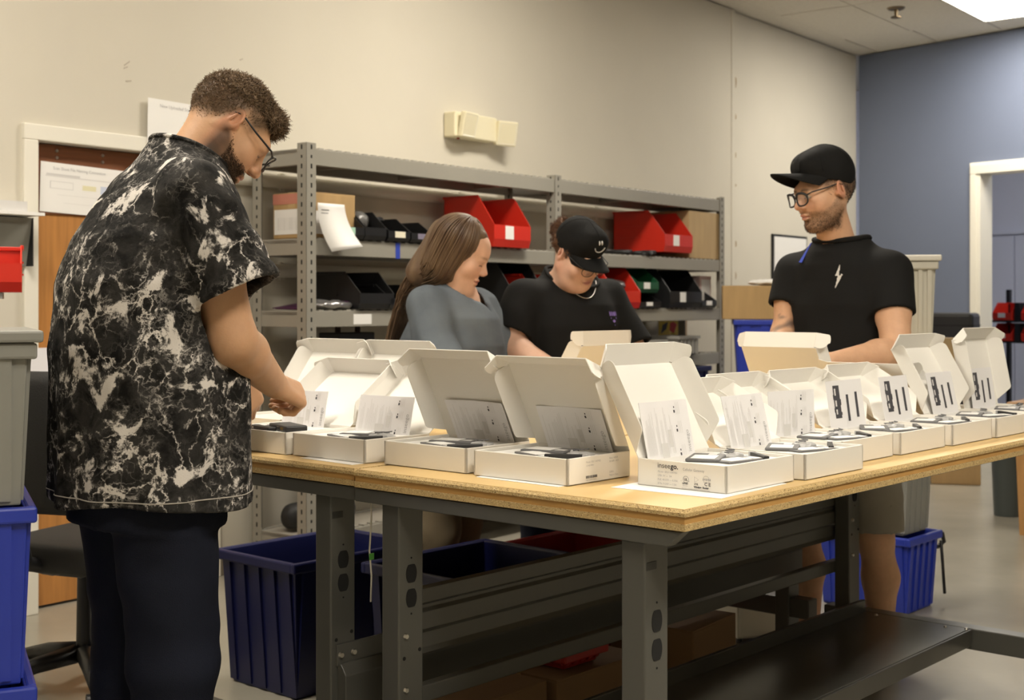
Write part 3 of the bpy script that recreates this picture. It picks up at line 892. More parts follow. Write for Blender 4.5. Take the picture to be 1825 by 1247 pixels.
# printing on the corner box (side toward the camera's left) and on the barcode box
def print_group(e, items, face):
    """items: (text, x, z, size, bold). face 'L' prints on the left side wall, 'R' on the right one"""
    for tx, x, z, sz, bo in items:
        me = text_mesh(tx, sz, 'printed_text', bo)
        if tx == 'insee': w_in = max(v.co.x for v in me.vertices)
        if tx == 'go.': x = 0.050+w_in+0.0012
        o = link('printed_text', me, M_INK if bo > 0 or sz > 0.010 else M_INKG, e)
        if face == 'L':
            o.location = (-BW/2-0.0006, BD-x, z); o.rotation_euler = (R(90), 0, R(-90))
        else:
            o.location = (BW/2+0.0006, x, z); o.rotation_euler = (R(90), 0, R(90))
print_group(B[5], [('insee', 0.050, 0.0395, 0.0155, 0.0), ('go.', 0.0875, 0.0395, 0.0155, 0.0004), ('Cellular Gateway', 0.112, 0.0385, 0.0074, 0.0), ('Model: SKU11047401', 0.051, 0.0300, 0.0055, 0.0),
                   ('USB: 5V ---  2A', 0.051, 0.0220, 0.0055, 0.0), ('PoE: 48-57V --- 0.35A', 0.051, 0.0140, 0.0055, 0.0), ('8 Pin: 9-24V --- 1.5A', 0.051, 0.0060, 0.0055, 0.0),
                   ('LISTED', 0.111, 0.0112, 0.0046, 0.0002), ('I.T.E.', 0.140, 0.0120, 0.0046, 0.0002), ('Wireless  Router', 0.139, 0.0060, 0.0050, 0.0003), ('C E', 0.164, 0.0120, 0.0098, 0.0002),
                   ('E501593', 0.112, 0.0070, 0.0034, 0.0), ('This device complies with Part 15 of the FCC Rules', 0.110, 0.0018, 0.0032, 0.0), ('UL', 0.1155, 0.0185, 0.0068, 0.0002), ('c', 0.1075, 0.0165, 0.0048, 0.0), ('us', 0.1245, 0.0165, 0.0048, 0.0)], 'L')
mk = MB()
def ring(cx, cz, r, wd, n=24, x0=-BW/2-0.0005):
    vs = []; fs = []
    for i in range(n):
        a = 2*math.pi*i/n
        for rr in (r, r-wd):
            vs.append((x0, BD-(cx+rr*math.cos(a)), cz+rr*math.sin(a)))
    for i in range(n):
        j = (i+1) % n
        fs.append((2*i, 2*j, 2*j+1, 2*i+1))
    mk.add(vs, fs)
ring(0.1195, 0.0208, 0.0072, 0.0011); ring(0.1435, 0.0225, 0.0068, 0.0007, 3); ring(0.168, 0.0245, 0.0075, 0.0006)
for k in range(5): mk.add([(-BW/2-0.0005, BD-(0.160+0.004*k), 0.0222+0.001*(k % 2)), (-BW/2-0.0005, BD-(0.1625+0.004*k), 0.0222), (-BW/2-0.0005, BD-(0.1625+0.004*k), 0.0268), (-BW/2-0.0005, BD-(0.160+0.004*k), 0.0262)], [(0, 1, 2, 3)])
mk.build('certification_marks', M_INKG, B[5])
print_group(B[4], [('Model: SKU 1047402', 0.060, 0.0415, 0.0058, 0.0), ('12345678901', 0.060, 0.0345, 0.0050, 0.0), ('Skyus 160NA', 0.140, 0.0440, 0.0056, 0.0), ('SK1600 - ACF', 0.140, 0.0370, 0.0056, 0.0),
                   ('220821', 0.140, 0.0145, 0.0054, 0.0), ('Made in China', 0.140, 0.0075, 0.0054, 0.0), ('IMEI: 356901090016', 0.060, 0.0045, 0.0042, 0.0)], 'R')
bc = MB(); random.seed(7); y = 0.060
while y < 0.098:
    wd = random.choice((0.0006, 0.0009, 0.0014)); bc.add([(BW/2+0.0006, y, 0.0095), (BW/2+0.0006, y+wd, 0.0095), (BW/2+0.0006, y+wd, 0.0150), (BW/2+0.0006, y, 0.0150)], [(0, 1, 2, 3)])
    y += wd+random.choice((0.0006, 0.001))
bc.build('barcode', M_INK, B[4])
print_group(B[2], [('Skyus 160NA', 0.140, 0.0440, 0.0056, 0.0), ('220821', 0.140, 0.0145, 0.0054, 0.0)], 'R')

# loose white sheets that some boxes stand on
def sheet(u0, u1, v0, v1, rot, label, name='paper_sheet'):
    o = empty(name, T((u0+u1)/2, (v0+v1)/2, TABLE_Z), TROT+R(rot), label, 'paper', 'loose sheets under the boxes')
    mbox('sheet', M_PAPER, o, -(u1-u0)/2, (u1-u0)/2, -(v1-v0)/2, (v1-v0)/2, 0.0002, 0.0011)
sheet(0.155, 0.43, 0.035, 0.29, 3, 'white sheet of paper peeking out under the printed corner box')
sheet(0.082, 0.30, 0.365, 0.60, -1, 'white sheet of paper peeking out under the barcode-printed box')
sheet(0.055, 0.25, 0.96, 1.16, -3, 'white sheet of paper peeking out under the box left of the grey lids')

# ================================================================ STEEL RACK
M_RACK = mat('rack_grey_enamel', (0.30, 0.285, 0.245), 0.42, var=0.04, vscale=2)
M_DECK = mat('rack_deck_board', (0.33, 0.30, 0.25), 0.7, var=0.1, vscale=6)
RX0, RX1, RYF, RYB = -0.04, 3.97, -0.462, -0.085
RACK_H = 2.06
LEVELS = (2.035, 1.612, 1.272, 0.965, 0.215)
rk = empty('steel_rack', RC, RROT, 'long grey boltless steel storage rack against the cream wall', 'rack')
XM = (RX0+RX1)/2
def post(x, y, sx, sy):
    b = MB()
    wv = 0.062
    b.box(min(x, x+sx*wv), max(x, x+sx*wv), min(y, y+sy*0.003), max(y, y+sy*0.003), 0, RACK_H)
    b.box(min(x, x+sx*0.003), max(x, x+sx*0.003), min(y, y+sy*wv), max(y, y+sy*wv), 0, RACK_H)
    p = b.build('post', M_RACK, rk)
    h = MB()
    z = 0.06; i = 0
    while z < RACK_H-0.02:
        k = 0.011 if i % 2 == 0 else 0.007
        cx = x+sx*0.032
        yo = y-0.0008*sy
        h.box(cx-0.0045, cx+0.0045, min(yo, yo+sy*0.001), max(yo, yo+sy*0.001), z-k, z+k)
        cy = y+sy*0.032; xo = x-0.0008*sx
        h.box(min(xo, xo+sx*0.001), max(xo, xo+sx*0.001), cy-0.0045, cy+0.0045, z-k, z+k)
        z += 0.045; i += 1
    h.build('slot_holes', M_HOLE, p)['kind'] = 'stuff'
for x, sx in ((RX0, 1), (XM-0.03, 1), (RX1, -1)):
    post(x, RYF, sx, 1); post(x, RYB, sx, -1)
for z in LEVELS:
    for x0, x1 in ((RX0+0.004, XM-0.03), (XM+0.035, RX1-0.004)):
        mbox('front_beam', M_RACK, rk, x0, x1, RYF+0.004, RYF+0.034, z-0.078, z, bevel=0.003)
        mbox('rear_beam', M_RACK, rk, x0, x1, RYB-0.034, RYB-0.004, z-0.078, z, bevel=0.003)
        mbox('deck', M_DECK, rk, x0, x1, RYF+0.034, RYB-0.034, z-0.022, z-0.006)
        lip = MB(); xx = x0+0.03
        while xx < x1-0.05:
            lip.box(xx, xx+0.03, RYF+0.012, RYF+0.05, z, z+0.006); xx += 0.06
        lip.build('deck_wire_ends', M_RACK, rk)['kind'] = 'stuff'
    for x in (RX0+0.004, XM, RX1-0.034):
        mbox('side_beam', M_RACK, rk, x, x+0.03, RYF+0.034, RYB-0.034, z-0.078, z, bevel=0.003)
    for i in range(6):
        x = RX0+0.35+i*0.65
        mbox('deck_support', M_RACK, rk, x, x+0.04, RYF+0.034, RYB-0.034, z-0.06, z-0.022)
def rx(px, y=RYF):
    """rack x whose point at depth y shows at picture column px"""
    k = (px-CX)/FPX
    ox = RC.x+RV.x*y; oy = RC.y+RV.y*y
    return (k*oy-ox)/(RU.x-k*RU.y)

tp = mbox('blue_tape', mat('tape_blue', (0.03, 0.06, 0.42), 0.5), rk, rx(706), rx(706)+0.032, RYF+0.0025, RYF+0.0045, 1.612-0.080, 1.6125)
mbox('shelf_label', M_PAPER, rk, rx(631), rx(631)+0.125, RYF+0.0025, RYF+0.0045, 1.205, 1.255)
# pipes on the wall behind the rack
for z, nm in ((1.915, 'upper white pipe fixed to the wall behind the rack'), (1.47, 'lower white pipe fixed to the wall behind the rack')):
    p = empty('wall_pipe', W(0, 0, z), RROT, nm, 'pipe', 'white wall pipes')
    MB().cyl((-0.14, -0.036, 0), (4.3, -0.036, 0), 0.034, n=20).build('pipe', M_TRIMW, p, auto=True)
    for x in (0.2, 1.6, 3.0):
        mbox('bracket', M_TRIMW, p, x, x+0.03, -0.02, 0, -0.045, 0.045)

M_RED = mat('bin_red', (0.60, 0.028, 0.014), 0.35)
M_GREEN = mat('bin_green', (0.010, 0.085, 0.035), 0.4)
M_BLK = mat('bin_black', (0.012, 0.012, 0.013), 0.4)
def stack_bin(x, z, wd, dp, ht, m, label, front=RYF-0.02, sticker=None, parent_frame='rack', group='hopper bins on the rack', loc=None, rz=None, lipf=0.42):
    e = empty('hopper_bin', W(x, front, z+0.001) if loc is None else loc, RROT if rz is None else rz, label, 'bin', group)
    t = 0.005
    b = MB()
    b.box(t, wd-t, 0.012, dp, 0, t)
    prof = [(0.0, ht*lipf*0.35), (0.012, 0), (dp, 0), (dp, ht), (dp*0.32, ht), (0.0, ht*lipf)]
    b.prism(prof, 0, 0, t).prism(prof, 0, wd-t, wd)
    b.box(0, wd, dp-t, dp, 0, ht)
    b.add([(t, 0, ht*lipf), (wd-t, 0, ht*lipf), (wd-t, 0, ht*lipf*0.35), (t, 0, ht*lipf*0.35), (t, 0.012, 0), (wd-t, 0.012, 0), (wd-t, 0.02, 0.003), (t, 0.02, 0.003), (t, t, ht*lipf), (wd-t, t, ht*lipf)],
          [(0, 1, 2, 3), (3, 2, 5, 4), (8, 9, 6, 7), (0, 8, 9, 1)])
    b.build('body', m, e)
    mbox('rim', m, e, -0.006, wd+0.006, dp-0.012, dp+0.006, ht-0.014, ht, bevel=0.002)
    for s in (-0.006, wd):
        mbox('side_rim', m, e, s, s+0.006, dp*0.34, dp, ht-0.014, ht, bevel=0.002)
        for zz in (0.36, 0.62):
            mbox('rib', m, e, s+0.001 if s else s+0.001, s+0.005, dp*0.45, dp*0.92, ht*zz, ht*zz+0.006)
    if sticker is not None:
        mbox('card_label', sticker, e, wd*0.30, wd*0.30+min(0.075, wd*0.55), -0.0016, -0.0002, ht*lipf*0.36, ht*lipf*0.97)
    return e
M_MINT = mat('label_mint', (0.42, 0.66, 0.52), 0.6)
M_LAV = mat('label_lavender', (0.20, 0.18, 0.25), 0.6)
M_CREAM = mat('label_cream', (0.80, 0.75, 0.60), 0.6)
M_CLEAR = mat('clear_bag', (0.16, 0.155, 0.15), 0.25, bump=0.9, bscale=22, alpha=0.8)
Z2, Z3, Z4 = 1.612+0.006, 1.272+0.006, 0.965+0.006
# second level
stack_bin(rx(592), Z2, 0.20, 0.30, 0.135, M_BLK, 'black hopper bin with a mint green label on the rack', sticker=M_MINT)
stack_bin(rx(592)+0.205, Z2, 0.15, 0.30, 0.145, M_BLK, 'black hopper bin holding clear bags beside the mint-labelled one')
stack_bin(rx(592)+0.37, Z2, 0.16, 0.30, 0.120, M_BLK, 'black hopper bin with a torn cream label on the rack', sticker=M_CREAM)
stack_bin(rx(592)+0.54, Z2, 0.16, 0.30, 0.110, M_BLK, 'black hopper bin with a grey-lavender label above the blue tape', sticker=M_LAV)
stack_bin(rx(868), Z2, 0.33, 0.36, 0.285, M_RED, 'large red hopper bin above the long-haired woman', front=RYF-0.05, sticker=M_PAPER)
stack_bin(rx(1178), Z2+0.03, 0.36, 0.40, 0.275, M_RED, 'large red hopper bin on the far half of the rack, black cables under it', front=RYF-0.03, sticker=M_PAPER)
# third level
stack_bin(rx(637), Z3, 0.24, 0.34, 0.185, M_BLK, 'black hopper bin without label on the middle shelf, silver bag before it')
stack_bin(rx(690), Z3, 0.24, 0.32, 0.125, M_BLK, 'black hopper bin with white label beside the long-haired woman', sticker=M_PAPER)
stack_bin(rx(905), Z3, 0.30, 0.34, 0.27, M_BLK, 'tall black hopper bin on the shelf between the two women')
stack_bin(rx(948), Z3, 0.22, 0.30, 0.20, M_RED, 'red hopper bin half hidden behind the smiley cap')
stack_bin(rx(1083), Z3, 0.30, 0.36, 0.255, M_RED, 'red hopper bin holding dark pouches right of the smiley cap', front=RYF-0.05, sticker=M_RED)
stack_bin(rx(1136), Z3+0.10, 0.26, 0.34, 0.16, M_GREEN, 'dark green hopper bin on the middle shelf', sticker=M_PAPER, front=RYF+0.0)
stack_bin(rx(1136), Z3, 0.26, 0.34, 0.095, M_BLK, 'low black hopper bin under the green one', sticker=M_PAPER)
stack_bin(rx(1190), Z3, 0.42, 0.36, 0.26, M_BLK, 'tall black hopper bin with square white label at the far end of the rack', sticker=M_PAPER)
stack_bin(rx(1247), Z3, 0.20, 0.34, 0.12, M_BLK, 'small black hopper bin with two white labels at the rack end', sticker=M_PAPER)

def bag_blob(name, loc, r, seed, m, label, cat, amp=0.006, rz=RROT):
    e = empty(name, loc, rz, label, cat)
    s = Sdf(); s.ell((0, 0, r[2]*0.92), r, k=0.01)
    s.fn(lambda p: amp*noise3(p+seed, 28)+amp*0.5*noise3(p+seed, 70), mode='d')
    s.fn(lambda p: -p[:, 2], mode='i', k=0.004)
    sdf_obj('pouch', s, (-r[0]-.02, -r[1]-.02, -.01), (r[0]+.02, r[1]+.02, 2*r[2]+.03), 0.007, m, e)
    return e
bag_blob('clear_bag', W(rx(592)+0.275, RYF+0.10, Z2+0.05), (0.055, 0.05, 0.050), 3, M_CLEAR, 'clear plastic bags sticking out of a black bin', 'plastic bag')
bag_blob('clear_bag', W(rx(592)+0.075, RYF+0.12, Z2+0.06), (0.03, 0.02, 0.06), 5, M_CLEAR, 'clear plastic bag sticking out of the mint-labelled bin', 'plastic bag')
bag_blob('clear_bag', W(rx(868)+0.07, RYF+0.12, Z2+0.10), (0.022, 0.05, 0.08), 8, M_CLEAR, 'clear plastic bag inside the large red bin', 'plastic bag')
bag_blob('silver_bag', W(rx(600), RYF+0.06, Z3), (0.15, 0.07, 0.024), 2, mat('silver_foil', (0.42, 0.41, 0.41), 0.3, metal=0.8, bump=0.4, bscale=25), 'crumpled silver foil bag lying on the middle shelf', 'foil bag', 0.008)
bag_blob('dark_pouch', W(rx(1083)+0.15, RYF+0.08, Z3+0.10), (0.11, 0.09, 0.045), 6, mat('grey_pouch', (0.10, 0.10, 0.10), 0.3, metal=0.4), 'dark grey pouches heaped in the red bin', 'pouch')
# cables
def coil(name, loc, label, rad, turns, seed, thick=0.005):
    e = empty(name, loc, RROT, label, 'cable')
    rnd = random.Random(seed); pts = []
    for i in range(turns*14):
        a = 2*math.pi*i/14
        pts.append((rad*math.cos(a)*rnd.uniform(.75, 1.15)+0.12*rad*rnd.uniform(-1, 1), rad*0.7*math.sin(a)*rnd.uniform(.75, 1.1), 0.006+0.004*i/14+rnd.uniform(0, 0.008)))
    MB().tube(pts, thick, 6).build('wire', M_BLACK, e, smooth=True)
coil('cable_coil', W(rx(592)+0.43, RYF+0.14, Z2+0.10), 'black cable looping above the cream-labelled bin', 0.055, 3, 1)
coil('cable_coil', W(rx(1120), RYF+0.10, Z2), 'tangle of black cable on the shelf left of the red bin', 0.13, 4, 2, 0.007)
coil('cable_coil', W(rx(1160), RYF+0.06, Z2), 'tangle of black cable on the shelf under the red bin front', 0.10, 4, 9, 0.007)

# cartons on the rack
M_KRAFT = mat('cardboard', (0.44, 0.285, 0.125), 0.75, var=0.07, vscale=3, stretch=(6, 6, 1))
M_KRAFT2 = mat('cardboard_pale', (0.47, 0.335, 0.175), 0.75, var=0.07, vscale=3, stretch=(6, 6, 1))
M_TAPE = mat('packing_tape', (0.52, 0.36, 0.17), 0.25)
def carton(loc, rz, sx, sy, sz, label, m=None, tape=True, group='cardboard cartons', open_top=False):
    e = empty('carton', loc, rz, label, 'carton', group)
    m = m or M_KRAFT
    b = MB(); t = 0.005
    if open_top:
        b.box(0, sx, 0, t, 0, sz).box(0, sx, sy-t, sy, 0, sz).box(0, t, 0, sy, 0, sz).box(sx-t, sx, 0, sy, 0, sz).box(0, sx, 0, sy, 0, t)
    else:
        b.box(0, sx, 0, sy, 0, sz)
    b.build('body', m, e, bevel=0.004)
    if not open_top:
        mbox('top_flap', m, e, 0.001, sx-0.001, 0.001, sy/2-0.002, sz-0.001, sz+0.004, bevel=0.001)
        mbox('top_flap', m, e, 0.001, sx-0.001, sy/2+0.002, sy-0.001, sz-0.001, sz+0.004, bevel=0.001)
        if tape:
            mbox('tape', M_TAPE, e, -0.001, sx+0.001, sy/2-0.025, sy/2+0.025, sz+0.004, sz+0.0052)
            mbox('tape', M_TAPE, e, -0.001, 0.0, sy/2-0.025, sy/2+0.025, sz-0.07, sz+0.004)
    else:
        for i, (pts) in enumerate((((0, 0, sz), (sx, 0, sz), (sx, -0.1, sz+0.06), (0, -0.1, sz+0.06)), ((0, sy, sz), (sx, sy, sz), (sx, sy+0.1, sz+0.05), (0, sy+0.1, sz+0.05)))):
            MB().plate(pts, 0.005).build('flap', m, e)
    return e
c = carton(W(0.03, RYB-0.33, Z2), RROT, 0.30, 0.26, 0.215, 'brown carton with white shipping label behind the rack post', M_KRAFT)
mbox('shipping_label', M_PAPER, c, -0.0018, -0.0002, 0.005, 0.25, 0.02, 0.14)
mbox('red_stripe_tape', mat('tape_red_stripe', (0.55, 0.22, 0.16), 0.4), c, -0.002, 0.0, 0.0, 0.26, 0.165, 0.215)
lab = MB()
random.seed(3)
for i in range(22):
    lab.box(-0.0024, -0.0019, 0.03+0.009*i, 0.03+0.009*i+random.choice((0.002, 0.004)), 0.04, 0.10)
lab.build('label_barcode', M_INKL, c)
mbox('front_label', M_PAPER, c, 0.02, 0.2, -0.0018, -0.0002, 0.02, 0.13)
carton(W(rx(1232), RYB-0.36, Z2), RROT, 0.42, 0.33, 0.32, 'plain brown carton at the far end of the rack\'s second shelf', M_KRAFT2)
c = carton(W(rx(1262)+0.02, RYB-0.30, Z3), RROT, 0.16, 0.24, 0.22, 'small white and red carton at the rack end', mat('carton_white_red', (0.62, 0.45, 0.42), 0.6), tape=False)
mbox('white_panel', M_PAPER, c, 0.02, 0.14, -0.002, -0.0003, 0.05, 0.2)

# sheet hanging from the front post
o = empty('hanging_sheet', W(RX0+0.064, RYF-0.004, 1.78), RROT, 'curled white paper sheet taped to the rack post', 'paper')
vs = []; fs = []
for j in range(13):
    t = j/12; z = -0.21*t+0.0
    y = -0.005-0.05*t*t; sh = 0.055*t*t
    vs += [(0.0+sh, y+0.012*t, z-0.02*t), (0.175+sh*1.0, y-0.02*t, z+0.01*t)]
for j in range(12): fs.append((2*j, 2*j+1, 2*j+3, 2*j+2))
me = MB().add(vs, fs).mesh('sheet', M_PAPER)
s_ = link('sheet', me, M_PAPER, o, smooth=True); md = s_.modifiers.new('t', 'SOLIDIFY'); md.thickness = 0.0008
for z, w_ in ((-0.03, 0.05), (-0.045, 0.11)):
    mbox('printed_line', M_INK, o, 0.02, 0.02+w_, -0.0085, -0.0078, z-0.003, z)
# purple folder and odds on level 3
o = empty('folder', W(0.02, RYF+0.06, Z3), RROT, 'purple folder lying tilted at the near end of the middle shelf', 'folder')
MB().plate([(0, 0, 0.002), (0.36, 0, 0.05), (0.36, 0.24, 0.055), (0, 0.24, 0.006)], 0.004).build('cover', mat('folder_purple', (0.085, 0.015, 0.075), 0.35), o)
MB().plate([(0.01, 0.005, -0.001), (0.35, 0.005, 0.044), (0.35, 0.23, 0.049), (0.01, 0.23, 0.002)], 0.004).build('pages', mat('folder_pages', (0.30, 0.26, 0.27), 0.6), o)
# level 4 goods
def jug(px, wd, ht, m, label, y=RYF+0.08):
    e = empty('jug', W(rx(px), y, Z4), RROT, label, 'jug', 'jugs on the lower shelf')
    MB().cyl((0, 0, 0), (0, 0, ht*0.78), wd/2, wd/2, 20).cyl((0, 0, ht*0.78), (0, 0, ht*0.92), wd/2, wd*0.2, 20).build('body', m, e, auto=True)
    MB().cyl((0, 0, ht*0.9), (0, 0, ht), wd*0.2, wd*0.2, 14).build('cap', M_INKG, e, auto=True)
M_JUG = mat('jug_white', (0.62, 0.60, 0.52), 0.5)
jug(1165, 0.17, 0.22, M_JUG, 'wide white plastic jug on the lower rack shelf', RYF+0.2)
jug(1180, 0.09, 0.23, M_JUG, 'slim white plastic jug on the lower rack shelf', RYF+0.2)
jug(1136, 0.20, 0.20, mat('jug_olive', (0.30, 0.29, 0.2), 0.5), 'olive grey jug in the shade of the lower rack shelf', RYF+0.2)
def open_tray(loc, rz, sx, sy, sz, m, label, cat='container'):
    e = empty('container', loc, rz, label, cat)
    t = 0.006
    MB().box(0, sx, 0, t, 0, sz).box(0, sx, sy-t, sy, 0, sz).box(0, t, 0, sy, 0, sz).box(sx-t, sx, 0, sy, 0, sz).box(0, sx, 0, sy, 0, t).build('body', m, e)
    MB().box(-0.012, sx+0.012, -0.012, 0, sz-0.02, sz).box(-0.012, sx+0.012, sy, sy+0.012, sz-0.02, sz).box(-0.012, 0, 0, sy, sz-0.02, sz).box(sx, sx+0.012, 0, sy, sz-0.02, sz).build('rim', m, e)
    for i in range(5):
        mbox('rib', m, e, 0.02+i*(sx-0.05)/4, 0.028+i*(sx-0.05)/4, -0.008, 0, 0, sz-0.02)
    return e
M_GREYT = mat('tray_grey', (0.34, 0.33, 0.30), 0.5)
open_tray(W(rx(1150), RYF-0.02, Z4), RROT, 0.22, 0.20, 0.10, M_GREYT, 'grey ribbed plastic container on the lower rack shelf')
open_tray(W(rx(1206), RYF-0.02, Z4), RROT, 0.25, 0.22, 0.12, M_GREYT, 'plain grey container beside the yellow sign on the lower rack shelf')
o = empty('warning_sign', W(rx(1232), RYB-0.12, Z4), RROT, 'yellow warning sign with black and red marks on the lower rack shelf', 'sign')
mbox('board', mat('sign_yellow', (0.70, 0.50, 0.04), 0.5), o, 0, 0.26, 0, 0.004, 0.0, 0.235)
MB().prism([(0.03, 0.13), (0.10, 0.16), (0.12, 0.21), (0.05, 0.19)], 1, -0.001, 0).build('black_mark', M_INK, o)
MB().prism([(0.14, 0.15), (0.20, 0.13), (0.24, 0.19), (0.20, 0.21), (0.15, 0.205)], 1, -0.001, 0).build('red_mark', mat('sign_red', (0.6, 0.03, 0.02), 0.5), o)
o = empty('speaker_case', W(rx(636), RYB-0.25, Z4), RROT, 'small black case hanging below the middle shelf by two straps', 'case')
mbox('body', M_BLACK, o, 0, 0.26, 0, 0.14, 0, 0.19, bevel=0.006)
for x in (0.05, 0.19): mbox('strap', mat('strap_brown', (0.05, 0.02, 0.012), 0.6), o, x, x+0.025, 0.06, 0.075, 0.19, 0.232)
# black bag on the bottom shelf
e = empty('black_bag', W(0.22, -0.27, 0.222), RROT, 'slumped black bag on the bottom rack shelf under the bench', 'bag')
s = Sdf(); s.cap((-0.16, 0, 0.06), (0.12, 0, 0.06), 0.06, 0.10, k=0.05).cap((0.02, 0, 0.1), (0.18, 0.0, 0.34), 0.10, 0.11, k=0.06)
s.fn(lambda p: 0.012*noise3(p, 9)+0.005*noise3(p, 30), mode='d'); s.fn(lambda p: -p[:, 2], mode='i', k=0.01)
sdf_obj('bag', s, (-0.3, -0.2, -0.02), (0.4, 0.2, 0.55), 0.012, mat('bag_black', (0.012, 0.012, 0.012), 0.6), e)

# ================================================================ WALL THINGS
# emergency light
q = W(0, 0)
ex = rx(790, 0.0); ex2 = rx(886, 0.0)
M_EM = mat('emergency_light_cream', (0.78, 0.72, 0.52), 0.45)
M_LAMP = mat('lamp_lens', (0.86, 0.83, 0.74), 0.25, spec=0.8)
ew = ex2-ex
e = empty('emergency_light', W(ex, -0.003, 2.29), RROT, 'cream two-headed emergency light on the wall above the rack', 'emergency light')
mbox('housing', M_EM, e, 0.0, ew*0.78, -0.085, 0, -0.02, 0.125, bevel=0.008)
for x0, zz, tilt in ((0.03, 0.0, 8), (ew*0.76, -0.015, -14)):
    h = MB(); r_ = 0.062
    h.M = Matrix.Translation((x0+0.07, -0.115, 0.05+zz)) @ Matrix.Rotation(R(tilt), 4, 'Z') @ Matrix.Rotation(R(12), 4, 'X')
    h.prism([(-r_-.012, -r_-.012), (r_+.012, -r_-.012), (r_+.012, r_+.012), (-r_-.012, r_+.012)], 1, -0.005, 0.03)
    hd = h.build('lamp_head', M_EM, e, bevel=0.008)
    l = MB(); l.M = h.M
    l.add([(-r_, -0.006, -r_), (r_, -0.006, -r_), (r_, -0.006, r_), (-r_, -0.006, r_), (-r_*.3, 0.012, -r_*.3), (r_*.3, 0.012, -r_*.3), (r_*.3, 0.012, r_*.3), (-r_*.3, 0.012, r_*.3)],
          [(0, 1, 5, 4), (1, 2, 6, 5), (2, 3, 7, 6), (3, 0, 4, 7), (4, 5, 6, 7)])
    l.build('lens', M_LAMP, hd)
MB().cyl((0.07, -0.05, -0.03), (0.07, -0.05, -0.018), 0.010, 0.010, 10).build('test_button', mat('button_red', (0.25, 0.05, 0.02), 0.4), e)

def paper_on(x, y, z0, wd, ht, tilt, label, lines, title=None, name='paper_sign'):
    e = empty(name, W(x, y, z0), RROT, label, 'paper sign', 'paper signs')
    e.rotation_euler = (0, R(tilt), RROT)
    mbox('sheet', M_PAPER, e, 0, wd, -0.0022, -0.0010, 0, ht)
    if title:
        me = text_mesh(title, ht*0.085, 'title'); o = link('title', me, M_INKG, e); o.location = (wd*0.13, -0.0030, ht*0.86); o.rotation_euler = (R(90), 0, 0)
    for (xa, xb, za, zb, m) in lines:
        MB().add([(wd*xa, -0.0028, ht*za), (wd*xb, -0.0028, ht*za), (wd*xb, -0.0028, ht*zb), (wd*xa, -0.0028, ht*zb)], [(0, 1, 2, 3)]).build('printed_mark', m, e)
    return e
M_YEL = mat('print_yellow', (0.78, 0.74, 0.50), 0.6); M_BLU = mat('print_blue', (0.58, 0.64, 0.78), 0.6)
paper_on(-1.105, 0.050, 1.70, 0.46, 0.215, 1.5, 'white scan sheet naming sign on the brown door', [(0.05, 0.9, 0.72, 0.735, M_INKL), (0.06, 0.42, 0.74, 0.78, M_INKL), (0.1, 0.35, 0.48, 0.49, M_INKL), (0.1, 0.35, 0.62, 0.63, M_INKL), (0.1, 0.11, 0.48, 0.63, M_INKL), (0.345, 0.35, 0.48, 0.63, M_INKL),
         (0.45, 0.6, 0.5, 0.6, M_YEL), (0.65, 0.85, 0.45, 0.62, M_BLU), (0.18, 0.9, 0.36, 0.365, M_INKL), (0.25, 0.8, 0.2, 0.205, M_INKL)], 'Scan Sheet File Naming Convention')
paper_on(rx(256, 0.0), -0.0245, 1.985, 0.50, 0.255, 1.0, 'white instruction sheet taped above the door frame', [(0.4, 0.6, 0.62, 0.66, M_YEL), (0.3, 0.5, 0.3, 0.36, M_INKL)], 'New Uploaded Scan Sheet')
# wall file pocket with papers (left edge)
e = empty('file_pocket', W(rx(8, 0.0)-0.22, 0, 1.46), RROT, 'grey wall file pocket with white papers at the left picture edge', 'file pocket')
M_POCK = mat('pocket_smoke', (0.30, 0.30, 0.27), 0.35, var=0.1, vscale=8)
MB().prism([(-0.002, 0), (-0.03, 0), (-0.075, 0.20), (-0.002, 0.20)], 0, 0, 0.30).build('pocket', M_POCK, e)
mbox('clip_edge', M_BLACK, e, 0.300, 0.306, -0.075, -0.002, 0.0, 0.2)
mbox('paper_stack', M_PAPER, e, -0.02, 0.305, -0.16, -0.004, 0.205, 0.218)
mbox('paper_stack', mat('paper_grey', (0.62, 0.61, 0.60), 0.6), e, -0.02, 0.25, -0.12, -0.004, 0.219, 0.262)
# red bin on the wall rail (left edge)
stack_bin(0, 0, 0.22, 0.22, 0.16, M_RED, 'red hopper bin at the left picture edge above the grey tote', loc=P(-88, 520, 4.35), rz=R(20), group='hopper bins by the door', lipf=0.6)
e = empty('wall_shelf', P(-88, 520, 4.35)+Vector((0, 0, -0.022)), R(20), 'short wall shelf under the red bin, mostly out of the picture', 'shelf')
mbox('board', M_GREYT, e, -0.35, 0.16, 0.02, 0.25, 0, 0.02); mbox('bracket', M_GREYT, e, -0.3, -0.27, 0.02, 0.25, -0.15, 0)
# white tiered sheets beside the door
e = empty('letter_tray', W(rx(50, -0.06), -0.06, 0.90), RROT, 'white tiered letter sheets with labels hung beside the door', 'letter tray')
for i in range(6):
    z = 0.032*i
    p = MB().plate([(0, -0.006*(6-i), z), (0.16, -0.006*(6-i), z), (0.16, 0.008-0.006*(6-i), z+0.06), (0, 0.008-0.006*(6-i), z+0.06)], 0.002).build('tier', mat('tray_white', (0.74, 0.73, 0.76), 0.5), e)
    mbox('tier_label', M_INKG, p, 0.05, 0.11, 0.0055-0.006*(6-i), 0.0065-0.006*(6-i), z+0.042, z+0.048)
# framed notice on the far wall
e = empty('framed_notice', W(rx(1374, 0.03), 0.03, 1.47), RROT, 'black-framed white notice on the far cream wall', 'frame')
mbox('frame', M_BLACK, e, 0, 0.65, -0.02, 0, 0, 0.42, bevel=0.003); mbox('notice', M_PAPER, e, 0.02, 0.63, -0.022, -0.019, 0.02, 0.40)

